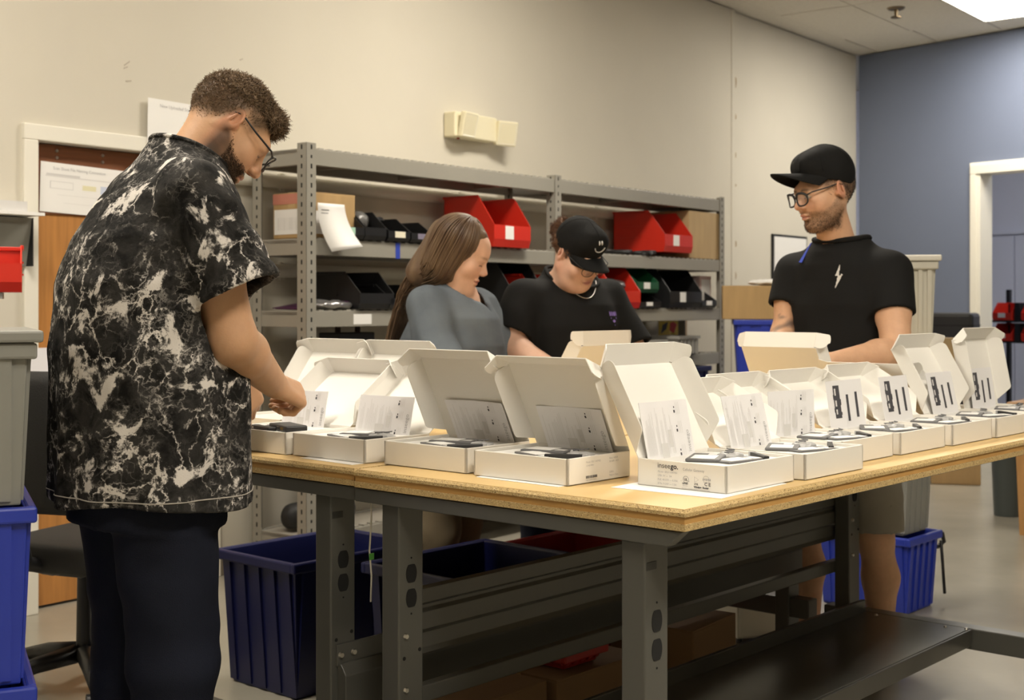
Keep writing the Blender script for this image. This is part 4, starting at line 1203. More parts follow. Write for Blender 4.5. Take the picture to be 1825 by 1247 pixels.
# ================================================================ TOTES
M_TBLUE = mat('tote_blue', (0.022, 0.045, 0.40), 0.4)
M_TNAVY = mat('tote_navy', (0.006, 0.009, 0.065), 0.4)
M_TGREY = mat('tote_grey', (0.27, 0.27, 0.245), 0.45)
M_TPALE = mat('tote_pale', (0.60, 0.58, 0.50), 0.5)
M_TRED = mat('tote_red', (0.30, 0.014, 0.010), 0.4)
def tote(loc, rz, sx, sy, sz, m, label, lid=None, taper=0.03, group='plastic totes', ribs=5):
    """corner at loc; x and y run along the sides"""
    e = empty('tote', loc, rz, label, 'tote', group)
    k = taper; t = 0.008
    o = [(k, k, 0), (sx-k, k, 0), (sx-k, sy-k, 0), (k, sy-k, 0), (0, 0, sz), (sx, 0, sz), (sx, sy, sz), (0, sy, sz)]
    i = [(k+t, k+t, t), (sx-k-t, k+t, t), (sx-k-t, sy-k-t, t), (k+t, sy-k-t, t), (t, t, sz), (sx-t, t, sz), (sx-t, sy-t, sz), (t, sy-t, sz)]
    fs = [(3, 2, 1, 0), (8, 9, 10, 11)]
    for a in range(4):
        b_ = (a+1) % 4
        fs += [(a, b_, 4+b_, 4+a), (8+b_, 8+a, 12+a, 12+b_), (4+a, 4+b_, 12+b_, 12+a)]
    MB().add(o+i, fs).build('body', m, e, bevel=0.004)
    r_ = 0.018
    rim = MB().box(-r_, sx+r_, -r_, 0.004, sz-0.032, sz+0.003).box(-r_, sx+r_, sy-0.004, sy+r_, sz-0.032, sz+0.003).box(-r_, 0.004, 0, sy, sz-0.032, sz+0.003).box(sx-0.004, sx+r_, 0, sy, sz-0.032, sz+0.003)
    rim.build('rim', m, e, bevel=0.006)
    for a in range(ribs):
        f = (a+0.5)/ribs
        wr = sx/ribs*0.22
        x = sx*f
        MB().add([(x-wr, k-0.006, 0.01), (x+wr, k-0.006, 0.01), (x+wr, -0.008, sz-0.03), (x-wr, -0.008, sz-0.03), (x-wr, k+0.004, 0.01), (x+wr, k+0.004, 0.01), (x+wr, 0.003, sz-0.03), (x-wr, 0.003, sz-0.03)],
                 [(0, 1, 2, 3), (4, 7, 6, 5), (0, 4, 5, 1), (3, 2, 6, 7), (0, 3, 7, 4), (1, 5, 6, 2)]).build('rib', m, e)
        y = sy*f; wr = sy/ribs*0.22
        for s in (0, 1):
            x0 = k-0.006 if not s else sx-k+0.006; x1 = -0.008 if not s else sx+0.008
            x2 = k+0.004 if not s else sx-k-0.004; x3 = 0.003 if not s else sx-0.003
            MB().add([(x0, y-wr, 0.01), (x0, y+wr, 0.01), (x1, y+wr, sz-0.03), (x1, y-wr, sz-0.03), (x2, y-wr, 0.01), (x2, y+wr, 0.01), (x3, y+wr, sz-0.03), (x3, y-wr, sz-0.03)],
                     [(0, 1, 2, 3), (4, 7, 6, 5), (0, 4, 5, 1), (3, 2, 6, 7), (0, 3, 7, 4), (1, 5, 6, 2)]).build('rib', m, e)
    if lid is not None:
        mbox('lid', lid, e, -0.03, sx+0.03, -0.03, sy+0.03, sz+0.004, sz+0.03, bevel=0.006)
    return e
# left stack at the picture edge
LP = P(50, 900, 2.85)
a0 = R(24)
def left_stack(z0, z1, m, label, lid=None):
    base = Vector((LP.x, LP.y, z0))
    off = Matrix.Rotation(a0, 3, 'Z') @ Vector((-0.60, 0, 0))
    return tote(base+off, a0, 0.60, 0.42, z1-z0, m, label, lid, taper=0.014)
left_stack(0.001, 0.475, M_TBLUE, 'lower blue tote of the stack at the left picture edge')
left_stack(0.479, 0.862, M_TBLUE, 'upper blue tote of the stack at the left picture edge')
left_stack(0.866, 1.215, M_TGREY, 'grey tote on top of the stack at the left picture edge', M_TGREY)
# right stack behind the black-shirted man
SB = Vector((1.647, 5.485, 0)); sr = TROT
def right_stack(z0, z1, m, label, lid=None, dx=0.0, sx=0.29, sy=0.42):
    return tote(SB+Matrix.Rotation(sr, 3, 'Z') @ Vector((dx, dx, 0))+Vector((0, 0, z0)), sr, sx-2*dx, sy-2*dx, z1-z0, m, label, lid, taper=0.02)
rs = right_stack(0.001, 0.325, M_TBLUE, 'blue tote on the floor behind the black-shirted man\'s legs')
MB().tube([(0.300, 0.02, 0.31), (0.365, 0.01, 0.30), (0.405, 0.02, 0.26), (0.365, 0.03, 0.24), (0.300, 0.03, 0.25)], 0.010, 8).build('strap_loop', M_BLACK, rs, smooth=True)
MB().tube([(0.305, -0.01, 0.28), (0.311, -0.015, 0.18), (0.32, -0.02, 0.05)], 0.007, 8).build('strap_tail', M_BLACK, rs, smooth=True)
right_stack(0.329, 0.76, M_TGREY, 'grey tote stacked on the blue one behind the black-shirted man', None, 0.015)
right_stack(0.764, 1.045, M_TGREY, 'second grey tote up behind the black-shirted man', None, 0.02)
carton(SB+Vector((-0.04, 0.02, 1.052)), TROT-R(18), 0.46, 0.42, 0.10, 'flat tan carton on the grey totes beside the black-shirted man', M_KRAFT2)
tote(Vector((P(1583, 600, 5.72).x, 5.72, 1.160)), TROT-R(60), 0.19, 0.24, 0.325, M_TPALE, 'pale tote with white lid beside the black-shirted man\'s shoulder', mat('tote_lid_white', (0.72, 0.70, 0.63), 0.5), taper=0.01)
# blue totes with the carton by the far wall
FB = P(1312, 660, 8.6); FB.z = 0
for z0, z1, l in ((0.001, 0.40, 'bottom blue tote of the stack beyond the rack'), (0.404, 0.80, 'middle blue tote of the stack beyond the rack'), (0.804, 1.20, 'top blue tote of the stack beyond the rack, carton on it')):
    tote(FB+Vector((0, 0, z0)), R(-8), 0.62, 0.45, z1-z0, M_TBLUE, l, taper=0.02)
carton(FB+Vector((-0.09, -0.01, 1.206)), R(-8), 0.72, 0.45, 0.215, 'worn brown carton on the blue totes beside the rack', M_KRAFT)
bag_blob('white_wrap', FB+Vector((0.28, 0.15, 1.428)), (0.18, 0.12, 0.02), 4, M_PAPER, 'crumpled white wrap lying on the worn carton', 'wrapping', 0.006, 0)
# under the benches
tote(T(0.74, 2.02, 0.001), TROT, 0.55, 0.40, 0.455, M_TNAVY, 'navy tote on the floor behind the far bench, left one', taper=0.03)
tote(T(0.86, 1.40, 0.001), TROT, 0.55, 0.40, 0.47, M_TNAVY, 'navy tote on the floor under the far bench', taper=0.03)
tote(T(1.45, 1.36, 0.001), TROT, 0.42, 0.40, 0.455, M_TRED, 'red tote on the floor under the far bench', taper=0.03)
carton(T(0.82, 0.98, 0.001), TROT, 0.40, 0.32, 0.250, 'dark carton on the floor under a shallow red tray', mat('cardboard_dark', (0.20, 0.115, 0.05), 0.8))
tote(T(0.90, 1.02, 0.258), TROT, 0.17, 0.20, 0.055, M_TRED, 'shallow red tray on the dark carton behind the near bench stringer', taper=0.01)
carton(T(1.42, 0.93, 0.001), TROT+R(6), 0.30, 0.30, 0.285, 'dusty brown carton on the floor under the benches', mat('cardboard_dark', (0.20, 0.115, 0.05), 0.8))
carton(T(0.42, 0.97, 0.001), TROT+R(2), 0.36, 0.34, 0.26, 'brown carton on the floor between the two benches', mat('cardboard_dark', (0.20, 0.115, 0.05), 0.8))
tote(P(1300, 950, 6.1)*1.0-Vector((0, 0, P(1300, 950, 6.1).z-0.001)), R(25), 0.50, 0.40, 0.29, M_TBLUE, 'low blue tote on the floor beyond the benches', taper=0.03)
# pedestal cabinet on the floor
e = empty('pedestal', Vector((P(1314, 1130, 5.05).x, 5.05, 0)), R(12), 'small white pedestal drawer unit under the bench, beyond the legs', 'cabinet')
mbox('body', M_TPALE, e, 0, 0.16, 0, 0.30, 0.02, 0.285, bevel=0.004)
for z in (0.03, 0.16): mbox('drawer_front', M_TPALE, e, 0.006, 0.154, -0.012, 0, z, z+0.118, bevel=0.003)
for x in (0.015, 0.135): MB().cyl((x, 0.02, 0), (x, 0.02, 0.03), 0.012, n=10).build('foot', M_BLACK, e)
# far right floor
c = P(1660, 862, 9.58); carton(Vector((c.x, c.y, 0.001)), R(-15), 0.34, 0.30, 0.22, 'small brown carton on the floor by the blue wall', M_KRAFT)
e = empty('waste_bin', Vector((P(1797, 920, 8.15).x, 8.15, 0)), 0, 'dark grey-green waste bin at the right picture edge', 'bin')
MB().cyl((0, 0, 0.001), (0, 0, 0.62), 0.085, 0.11, 20).build('body', mat('waste_bin_grey', (0.055, 0.065, 0.062), 0.45), e, auto=True)
MB().cyl((0, 0, 0.61), (0, 0, 0.635), 0.118, 0.118, 20).build('rim', mat('waste_bin_grey', (0, 0, 0)), e, auto=True)
e = empty('wood_table', Vector((P(1817, 945, 7.45).x, 7.45, 0)), R(-38), 'orange wooden table leg and top at the right picture edge', 'table')
M_WOOD = mat('table_wood', (0.42, 0.22, 0.075), 0.5, var=0.12, vscale=5, stretch=(6, 6, 0.7))
MB().add([(0.0, 0, 0), (0.05, 0, 0), (0.05, 0.05, 0), (0.0, 0.05, 0), (-0.03, -0.005, 0.72), (0.06, -0.005, 0.72), (0.06, 0.06, 0.72), (-0.03, 0.06, 0.72)], [(3, 2, 1, 0), (4, 5, 6, 7), (0, 1, 5, 4), (1, 2, 6, 5), (2, 3, 7, 6), (3, 0, 4, 7)]).build('leg', M_WOOD, e)
mbox('leg', M_WOOD, e, 0.85, 0.9, 0, 0.05, 0, 0.72); mbox('leg', M_WOOD, e, 0.85, 0.9, 0.5, 0.55, 0, 0.72); mbox('leg', M_WOOD, e, 0.0, 0.05, 0.5, 0.55, 0, 0.72)
mbox('top', M_WOOD, e, -0.06, 0.95, -0.04, 0.6, 0.72, 0.75, bevel=0.004)
# black equipment case and open carton by the blue wall
e = empty('equipment_case', Vector((P(1654, 620, 10.1).x, 10.1, 0)), BROT+R(20), 'black equipment case on a stand by the blue wall', 'case')
mbox('body', M_BLACK, e, 0, 0.33, 0, 0.30, 0.86, 1.24, bevel=0.03); mbox('lid_seam', M_HOLE, e, -0.002, 0.332, -0.002, 0.302, 1.14, 1.146)
mbox('stand', M_BLACK, e, 0.06, 0.30, 0.05, 0.30, 0.0, 0.86, bevel=0.01)
# bins in the office
e = empty('office_rack', Vector((P(1768, 640, 12.9).x, 12.9, 0)), BROT, 'black bin rack seen through the doorway', 'rack')
for z in (0.93, 1.13): mbox('rail_shelf', M_BLACK, e, 0, 1.1, 0, 0.3, z, z+0.02)
for x in (0, 1.06): mbox('upright', M_BLACK, e, x, x+0.04, 0.26, 0.30, 0, 1.45)
for x in (0, 1.06): mbox('foot', M_BLACK, e, x, x+0.04, 0, 0.30, 0, 0.03)
k = 0
for z in (0.95, 1.15):
    for i in range(3):
        p = e.matrix_basis @ Vector((0.02+0.30*i, -0.03, z+0.001))
        stack_bin(0, 0, 0.20, 0.30, 0.17, M_RED, ('red hopper bin in the office rack, %s row, %s' % ('upper' if z > 1 else 'lower', ('nearest the door jamb', 'in the middle', 'farthest from the jamb')[i])),
                  loc=p, rz=BROT, sticker=M_PAPER, group='hopper bins in the office')
        mbox('divider', M_BLACK, e, 0.235+0.30*i, 0.285+0.30*i, 0.0, 0.26, z, z+0.17)

# ================================================================ OFFICE CHAIR
ch = empty('office_chair', Vector((P(150, 1195, 4.5).x, 4.5, 0)), R(-22), 'black office chair behind the tie-dye man', 'chair')
M_CH = mat('chair_fabric_black', (0.012, 0.012, 0.012), 0.7, bump=0.3, bscale=200)
s = Sdf(); s.fn(lambda p: np.linalg.norm(np.maximum(np.abs(p-A((0, 0, 0.47)))-A((0.21, 0.20, 0.012)), 0), axis=1)-0.035, c=(0, 0, .47), r=.4)
sdf_obj('seat', s, (-0.3, -0.3, 0.38), (0.3, 0.3, 0.56), 0.014, M_CH, ch)
s = Sdf()
def backf(p):
    q = p.copy(); q[:, 1] = q[:, 1]+0.27-0.25*(q[:, 0])**2*1.5+0.06*np.sin((q[:, 2]-0.62)*4)
    return np.linalg.norm(np.maximum(np.abs(q-A((0, 0, 0.86)))-A((0.17, 0.006, 0.19)), 0), axis=1)-0.04
s.fn(backf, c=(0, -.25, .86), r=.5)
sdf_obj('backrest', s, (-0.3, -0.45, 0.55), (0.3, -0.1, 1.16), 0.012, M_CH, ch)
MB().tube([(0, -0.31, 0.80), (0, -0.33, 0.62), (0, -0.28, 0.47), (0, -0.15, 0.43), (0, 0, 0.42)], 0.026, 10).build('back_bracket', M_BLACK, ch, smooth=True)
MB().cyl((0, 0, 0.10), (0, 0, 0.43), 0.027, 0.022, 14).build('gas_column', M_BLACK, ch, auto=True)
mbox('mechanism', M_BLACK, ch, -0.09, 0.09, -0.12, 0.12, 0.395, 0.435, bevel=0.01)
lv = MB().tube([(0.08, 0.02, 0.41), (0.20, 0.02, 0.40), (0.27, 0.02, 0.385)], [0.007, 0.007, 0.016], 8).build('lever', M_BLACK, ch, smooth=True)
MB().cyl((0.27, 0.02, 0.385), (0.285, 0.02, 0.38), 0.018, 0.015, 12).build('lever_knob', M_STEEL, ch, auto=True)
for i in range(5):
    a = 2*math.pi*i/5+0.5
    MB().tube([(0.03*math.cos(a), 0.03*math.sin(a), 0.115), (0.17*math.cos(a), 0.17*math.sin(a), 0.10), (0.30*math.cos(a), 0.30*math.sin(a), 0.07)], [0.034, 0.028, 0.02], 8).build('base_arm', M_BLACK, ch, smooth=True)
    cx, cy = 0.30*math.cos(a), 0.30*math.sin(a)
    for s_ in (-0.014, 0.014):
        MB().cyl((cx-math.sin(a)*s_*0.5, cy+math.cos(a)*s_*0.5, 0.0275), (cx-math.sin(a)*s_*2, cy+math.cos(a)*s_*2, 0.0275), 0.027, 0.027, 14).build('caster', M_BLACK, ch, auto=True)

# a few more things around the rack
o = empty('hanging_sheet', W(rx(852), RYF-0.006, 1.285), RROT, 'white paper hanging from the middle shelf between the two women', 'paper')
mbox('sheet', M_PAPER, o, 0, 0.20, -0.002, -0.001, -0.17, 0.0); mbox('printed_line', M_INKL, o, 0.03, 0.16, -0.0028, -0.002, -0.05, -0.045)
o = empty('label_printer', W(rx(842), RYF+0.03, Z3), RROT, 'small white label printer on the middle shelf between the two women', 'printer')
mbox('body', M_JUG, o, 0, 0.16, 0, 0.12, 0, 0.045, bevel=0.006); mbox('slot', M_BLACK, o, 0.04, 0.12, -0.002, 0.0, 0.015, 0.03)
tote(W(rx(1205), RYF-0.01, 0.222), RROT, 0.42, 0.34, 0.655, M_TNAVY, 'tall navy tote on the bottom shelf at the far end of the rack', taper=0.02)
o = empty('wood_plank', W(3.80, -0.080, 0.0), RROT, 'tan wooden plank standing behind the far end of the rack', 'plank')
mbox('board', mat('plank_tan', (0.36, 0.25, 0.15), 0.6, var=0.1, vscale=4, stretch=(6, 6, 0.6)), o, 0.19, 0.31, 0.0, 0.03, 0.0, 1.75, bevel=0.003)
mbox('latch', M_STEELG, o, 0.22, 0.25, -0.004, 0.0, 0.95, 1.08)
o = empty('power_cord', T(0.10, 0.925, 0.0), TROT, 'white power cord with green tag hanging between the bench legs', 'cord')
MB().tube([(0.0, 0.03, 0.88), (0.004, 0.032, 0.80), (-0.004, 0.03, 0.72), (0.006, 0.034, 0.66), (0.0, 0.03, 0.60)], 0.0022, 6).build('cord', M_TRIMW, o, smooth=True)
mbox('tag', mat('tag_green', (0.10, 0.45, 0.06), 0.5), o, -0.007, 0.007, 0.026, 0.028, 0.70, 0.715)

# ================================================================ PEOPLE
def rot_zxy(yaw, pitch, roll=0.0):
    """head turn: yaw clockwise seen from above, pitch down, roll toward the right shoulder; columns = head axes"""
    m = Matrix.Rotation(R(-yaw), 3, 'Z') @ Matrix.Rotation(R(-pitch), 3, 'X') @ Matrix.Rotation(R(roll), 3, 'Y')
    return np.array(m, dtype=np.float32)

class Person:
    def __init__(s, base, az, label):
        s.base = Vector((base[0], base[1], 0)); s.az = az
        s.e = empty('person', s.base, R(-az), label, 'person')
        s.Mi = Matrix.Rotation(R(az), 3, 'Z')
        s.body = Sdf(); s.fine = []; s.painters = []
    def L(s, p):      # world -> local
        return tuple(s.Mi @ (Vector(p)-s.base))
    def LP(s, px, py, Y):
        return s.L(P(px, py, Y))
    def finish(s, lo, hi, h, skin, m):
        base = A(skin)
        def col(V):
            c = np.tile(base, (len(V), 1))
            for f in s.painters: c = f(V, c)
            return np.clip(c, 0, 1)
        o = sdf_obj('body', s.body, lo, hi, h, m, s.e, col, s.fine)
        s.V = LASTV
        return o

def gauss(q, c, r): return np.exp(-(((q-A(c))/A(r))**2).sum(1))
def mixc(c, col, a): return c*(1-a[:, None])+A(col)*a[:, None]

def head(pe, centre, az, pitch, roll, sc, female=False, lips=(0.55, 0.24, 0.19), brow=(0.10, 0.06, 0.04), beard=None, beard_amt=0.0, jaw=1.0, ear_red=0.5, eyes_down=True, scalp=None, forehead=True):
    h = Sdf()
    j = jaw
    h.ell((0, -0.018, 0.030), (0.0755, 0.096, 0.088))
    h.ell((0, 0.030, -0.035), (0.062*j, 0.0635, 0.084), k=0.035)
    for s in (-1, 1):
        h.cap((s*0.050*j, -0.004, -0.050), (s*0.020*j, 0.060, -0.101), 0.022*j, 0.018*j, k=0.03)
        h.ell((s*0.041*j, 0.058, -0.028), (0.026, 0.026, 0.028), k=0.025)
    h.ell((0, 0.076 if female else 0.071, -0.102), (0.021, 0.018, 0.016), k=0.02)
    h.cap((-0.030, 0.074 if female else 0.077, 0.022), (0.030, 0.074 if female else 0.077, 0.022), 0.013 if female else 0.0175, k=0.02)
    if female and forehead: h.ell((0, 0.040, 0.045), (0.055, 0.047, 0.045), k=0.03)
    for s in (-1, 1):
        h.ell((s*0.031, 0.107 if female else 0.105, 0.003), (0.019, 0.017, 0.0115), k=0.012, mode='s')
        h.ell((s*0.031, 0.0775, 0.002), (0.0145, 0.0135, 0.0125), k=0.004)
        h.cap((s*0.045, 0.083, 0.0115), (s*0.018, 0.0915, 0.0125), 0.0036, k=0.006)
    if female: h.cap((0, 0.084, 0.010), (0, 0.1065, -0.024), 0.0065, 0.0102, k=0.012)
    else: h.cap((0, 0.088, 0.014), (0, 0.1115, -0.027), 0.0075, 0.0118, k=0.012)
    for s in (-1, 1): h.ell((s*0.0115, 0.1005, -0.0315), (0.0078, 0.0105, 0.0075), k=0.006)
    h.ell((0, 0.0935, -0.0590), (0.0235, 0.0085, 0.0062), k=0.006)
    h.ell((0, 0.0915, -0.0705), (0.0195, 0.0085, 0.0068), k=0.005)
    h.cap((-0.021, 0.1005, -0.0648), (0.021, 0.1005, -0.0648), 0.0030, k=0.004, mode='s')
    h.ell((0, 0.098, -0.085), (0.016, 0.008, 0.005), k=0.008, mode='s')
    for s in (-1, 1):
        Me = np.array(Matrix.Rotation(R(-s*24), 3, 'Z') @ Matrix.Rotation(R(-12), 3, 'X'), dtype=np.float32)
        h.ell((s*0.0785, -0.014, 0.002), (0.0075, 0.0205, 0.0325), Me, k=0.006)
        h.ell((s*0.0875, -0.011, 0.007), (0.0085, 0.0125, 0.0195), Me, k=0.003, mode='s')
        h.ell((s*0.0850, -0.017, 0.004), (0.004, 0.004, 0.014), Me, k=0.003)
        h.ell((s*0.0765, 0.004, -0.006), (0.006, 0.006, 0.009), k=0.005)
    Rm = rot_zxy(az, pitch, roll); c = A(centre)
    f = lambda p: h(((p-c)@Rm)/sc)*sc
    pe.body.fn(f, k=0.028, c=tuple(c), r=0.17*sc)
    pe.headT = (Rm, c, sc)
    r = 0.165*sc
    pe.fine.append((tuple(c-r), tuple(c+r), 0.0032))
    def paint(V, col):
        d = np.linalg.norm(V-c, axis=1); m = d < 0.2
        q = ((V[m]-c)@Rm)/sc; k = col[m]
        ax = np.abs(q[:, 0])
        k = mixc(k, (0.62, 0.25, 0.19), 0.28*np.clip(gauss(np.stack([ax, q[:, 1], q[:, 2]], 1), (0.042, 0.075, -0.03), (0.03, 0.04, 0.028)), 0, 1))
        k = mixc(k, (0.60, 0.22, 0.16), 0.30*gauss(q, (0, 0.115, -0.028), (0.018, 0.02, 0.018)))
        k = mixc(k, (0.66, 0.20, 0.13), ear_red*np.clip((ax-0.0735)/0.008, 0, 1)*(q[:, 2] < 0.05))
        if scalp is not None:
            # close-cropped hair: above a hairline that runs behind the ear and down to the nape
            zl = np.interp(q[:, 1], [-0.12, -0.06, -0.03, 0.0, 0.03, 0.06, 0.12], [-0.052, -0.045, -0.02, 0.028, 0.0, 0.03, 0.075])
            a = np.clip((q[:, 2]-zl)/0.03, 0, 1)*(0.85+0.15*noise3(V[m], 60))
            k = mixc(k, scalp, np.clip(a, 0, 0.92))
        if beard is not None:
            zb = np.interp(q[:, 1], [-0.03, 0.0, 0.03, 0.055, 0.085, 0.12], [-0.01, -0.012, -0.040, -0.050, -0.046, -0.046])
            a = np.clip((zb-q[:, 2])/0.014, 0, 1)*np.clip((q[:, 1]+0.028)/0.02, 0, 1)*np.clip((q[:, 2]+0.135)/0.025, 0, 1)
            lipm = np.clip(1-((ax/0.026)**2+((q[:, 2]+0.0645)/0.0125)**2), 0, 1)*(q[:, 1] > 0.07)
            a = a*(1-np.clip(lipm*3, 0, 1))
            k = mixc(k, beard, np.clip(a*beard_amt*(0.9+0.15*noise3(V[m], 60)), 0, 1))
        lm = np.clip(1.4-1.4*((ax/0.0235)**2+((q[:, 2]+0.0645)/0.0115)**2), 0, 1)*(q[:, 1] > 0.075)
        k = mixc(k, lips, 0.85*lm)
        k = mixc(k, (0.20, 0.06, 0.05), 0.8*np.exp(-((q[:, 2]+0.0648)/0.0022)**2)*(ax < 0.0225)*(q[:, 1] > 0.08))
        br = np.exp(-((q[:, 2]-0.0245+0.35*(ax-0.03)**2*20)/0.0042)**2)*np.clip((ax-0.010)/0.006, 0, 1)*np.clip((0.052-ax)/0.01, 0, 1)*(q[:, 1] > 0.05)
        k = mixc(k, brow, np.clip(br, 0, 1)*(0.55 if female else 0.8))
        ey = np.sqrt(((ax-0.031)/0.0155)**2+((q[:, 2]-0.001)/0.0085)**2)
        fr = (q[:, 1] > 0.06)
        k = mixc(k, (0.30, 0.15, 0.11), 0.35*np.clip(1.6-ey, 0, 1)*fr)
        z0 = -0.0050 if eyes_down else -0.001
        k = mixc(k, (0.035, 0.02, 0.015), np.exp(-((q[:, 2]-z0+12*(ax-0.031)**2)/0.0019)**2)*(np.abs(ax-0.031) < 0.0155)*fr)
        if not eyes_down:
            k = mixc(k, (0.62, 0.60, 0.56), 0.8*np.clip((1-ey)*3, 0, 1)*fr)
            k = mixc(k, (0.05, 0.04, 0.03), np.clip((0.0062-np.sqrt((ax-0.031)**2+(q[:, 2]-0.001)**2))/0.002, 0, 1)*fr)
        k = mixc(k, (0.16, 0.05, 0.04), 0.8*gauss(np.stack([ax, q[:, 1], q[:, 2]], 1), (0.0095, 0.104, -0.0385), (0.0045, 0.006, 0.003)))
        col[m] = k
        return col
    pe.painters.append(paint)

def head_pt(pe, q):
    Rm, c, sc = pe.headT
    return c+sc*(Rm@A(q))
def head_mb(pe):
    """mesh builder working in head space"""
    Rm, c, sc = pe.headT
    m = MB()
    M4 = Matrix([[*(Rm[i]*sc), c[i]] for i in range(3)]+[[0, 0, 0, 1]])
    m.M = M4
    return m
def head_sdf(pe, s):
    Rm, c, sc = pe.headT
    return lambda p: s(((p-c)@Rm)/sc)*sc

def arm(pe, sh, el, wr, r0=0.056, r1=0.047, r2=0.030, k=0.03):
    sh, el, wr = A(sh), A(el), A(wr)
    pe.body.cap(sh, el, r0, r1, k=k)
    # belly of the forearm just below the elbow
    f = el+(wr-el)*0.28
    pe.body.cap(el, f, r1*0.97, r1*0.98, k=0.02); pe.body.cap(f, wr, r1*0.98, r2, k=0.02)
    pe.body.ell(tuple(sh*0.55+el*0.45), (r0*1.05, r0*1.05, r0*1.5), k=0.03)

def hand(pe, wrist, fwd, dorsal, side, curls, thumb=(0.5, 0.25), sc=1.0, spread=1.0):
    """five separate fingers; fwd runs from wrist to knuckles, dorsal is the back of the hand; side +1 right hand"""
    y = Vector(fwd).normalized(); z = Vector(dorsal); z = (z-y*z.dot(y)).normalized(); x = y.cross(z)*(-side)
    # x points to the thumb side: for a right hand with the back up and fingers forward the thumb is on the left
    o = Vector(wrist)
    def g(a, b, c): return tuple(o+x*a*sc+y*b*sc+z*c*sc)
    B_ = pe.body
    xs = (0.027, 0.009, -0.009, -0.026); ln = (0.96, 1.08, 1.0, 0.8)
    for i in range(4):
        B_.cap(g(xs[i]*0.62, 0.002, 0), g(xs[i], 0.086-0.004*abs(i-1), 0.002), 0.0165*sc, 0.0125*sc, k=0.014)
    B_.ell(g(0.018, 0.036, -0.010), (0.020*sc, 0.020*sc, 0.020*sc), k=0.014)
    for i in range(4):
        a = 0.0; p = Vector((xs[i], 0.090-0.004*abs(i-1), 0.002)); rr = (0.0098, 0.0090, 0.0082, 0.0070)
        segs = (0.044*ln[i], 0.027*ln[i], 0.022*ln[i])
        sx = (xs[i]*0.9)*spread
        for k_ in range(3):
            a += R(curls[i][k_])
            d = Vector((sx*math.cos(a), math.cos(a), -math.sin(a))).normalized()
            q = p+d*segs[k_]
            B_.cap(g(*p), g(*q), rr[k_]*sc*1.02, rr[k_+1]*sc*1.02, k=0.0035)
            p = q
    # thumb leaves the side of the palm near its base
    p = Vector((0.022, 0.022, -0.008)); d = Vector((0.75, 0.62, -0.35)).normalized()
    q = p+d*0.040; B_.cap(g(*p), g(*q), 0.0150*sc, 0.0118*sc, k=0.010)
    d2 = Vector((0.75-thumb[0], 0.72, -0.35-thumb[1])).normalized(); r_ = q+d2*0.032; B_.cap(g(*q), g(*r_), 0.0112*sc, 0.0100*sc, k=0.004)
    d3 = Vector((0.55-1.6*thumb[0], 0.70, -0.4-1.5*thumb[1])).normalized(); t_ = r_+d3*0.024; B_.cap(g(*r_), g(*t_), 0.0100*sc, 0.0078*sc, k=0.004)
    c = A(g(0, 0.075, -0.02)); r = 0.118*sc
    pe.fine.append((tuple(c-r), tuple(c+r), 0.0030))

def shell(outer, t, cut):
    """hollow cloth of thickness t; cut(p) > 0 is cut away"""
    def f(p):
        d = outer(p)
        return np.maximum(np.maximum(d, -(d+t)), cut(p))
    return f

def shirt(torso, shoulders, sleeves, fold, t, cut, pw=2.3, open_ends=True):
    """torso loft, shoulder caps (a, b, ra, rb), sleeves (start, end, r0, r1): open sleeve ends, hollow"""
    full = Sdf(); out = Sdf()
    for s_ in (full, out):
        s_.loft(torso, k=0.02, pw=pw)
        for a, b, ra, rb in shoulders: s_.cap(a, b, ra, rb, k=0.06)
    for a, b, ra, rb in sleeves:
        a = A(a); b = A(b); n = (b-a)/np.linalg.norm(b-a); b2 = b+n*0.07
        full.cap(a, b2, ra, rb, k=0.03)
        def fn(p, a=a, b=b, b2=b2, n=n, ra=ra, rb=rb):
            ab = b2-a; h = np.clip(((p-a)@ab)/float(ab@ab), 0, 1)
            d = np.linalg.norm(p-a-h[:, None]*ab, axis=1)-(ra+(rb-ra)*h)
            return np.maximum(d, (p-b)@n)
        out.fn(fn, k=0.03, c=tuple((a+b2)/2), r=float(np.linalg.norm(b2-a))/2+max(ra, rb))
    full.fn(fold, mode='d'); out.fn(fold, mode='d')
    def f(p):
        o = out(p); rm = o+t
        for a, b, ra, rb in (sleeves if open_ends else ()):
            a = A(a); b = A(b); n = (b-a)/np.linalg.norm(b-a)
            m = np.linalg.norm(p-b, axis=1) < 0.26
            if not m.any(): continue
            q = p[m]; ab = b+n*0.07-a; h = np.clip(((q-a)@ab)/float(ab@ab), 0, 1.4)
            d = np.linalg.norm(q-a-h[:, None]*ab, axis=1)-(ra+(rb-ra)*h)+fold(q)+t
            rm[m] = np.minimum(rm[m], np.maximum(d, -((q-b)@n)-2*t))
        return np.maximum(np.maximum(o, -rm), cut(p))
    return f, full
def neck_hole(p, o, n, rad):
    return np.minimum(plane_cut(p, o, n), rad-np.hypot(p[:, 0]-o[0], p[:, 1]-o[1]))
def collar_ring(pe, f, o, n, m, r=0.006, name='collar', rmax=0.2):
    """ribbed neckband along the cut of the shirt"""
    o = Vector(o); n = Vector(n).normalized(); x = Vector((1, 0, 0)); y = n.cross(x)
    pts = []
    for i in range(40):
        a = 2*math.pi*i/40; d = x*math.cos(a)+y*math.sin(a); lo_, hi_ = 0.0, rmax
        for _ in range(20):
            mid = (lo_+hi_)/2
            if f(A(o+d*mid)[None])[0] < 0: lo_ = mid
            else: hi_ = mid
        pts.append(o+d*(lo_-0.003))
    return MB().tube(pts, r, 8, closed=True).build(name, m, pe.e, smooth=True)

def plane_cut(p, o, n):      # positive beyond the plane
    return (p-A(o))@A(n)

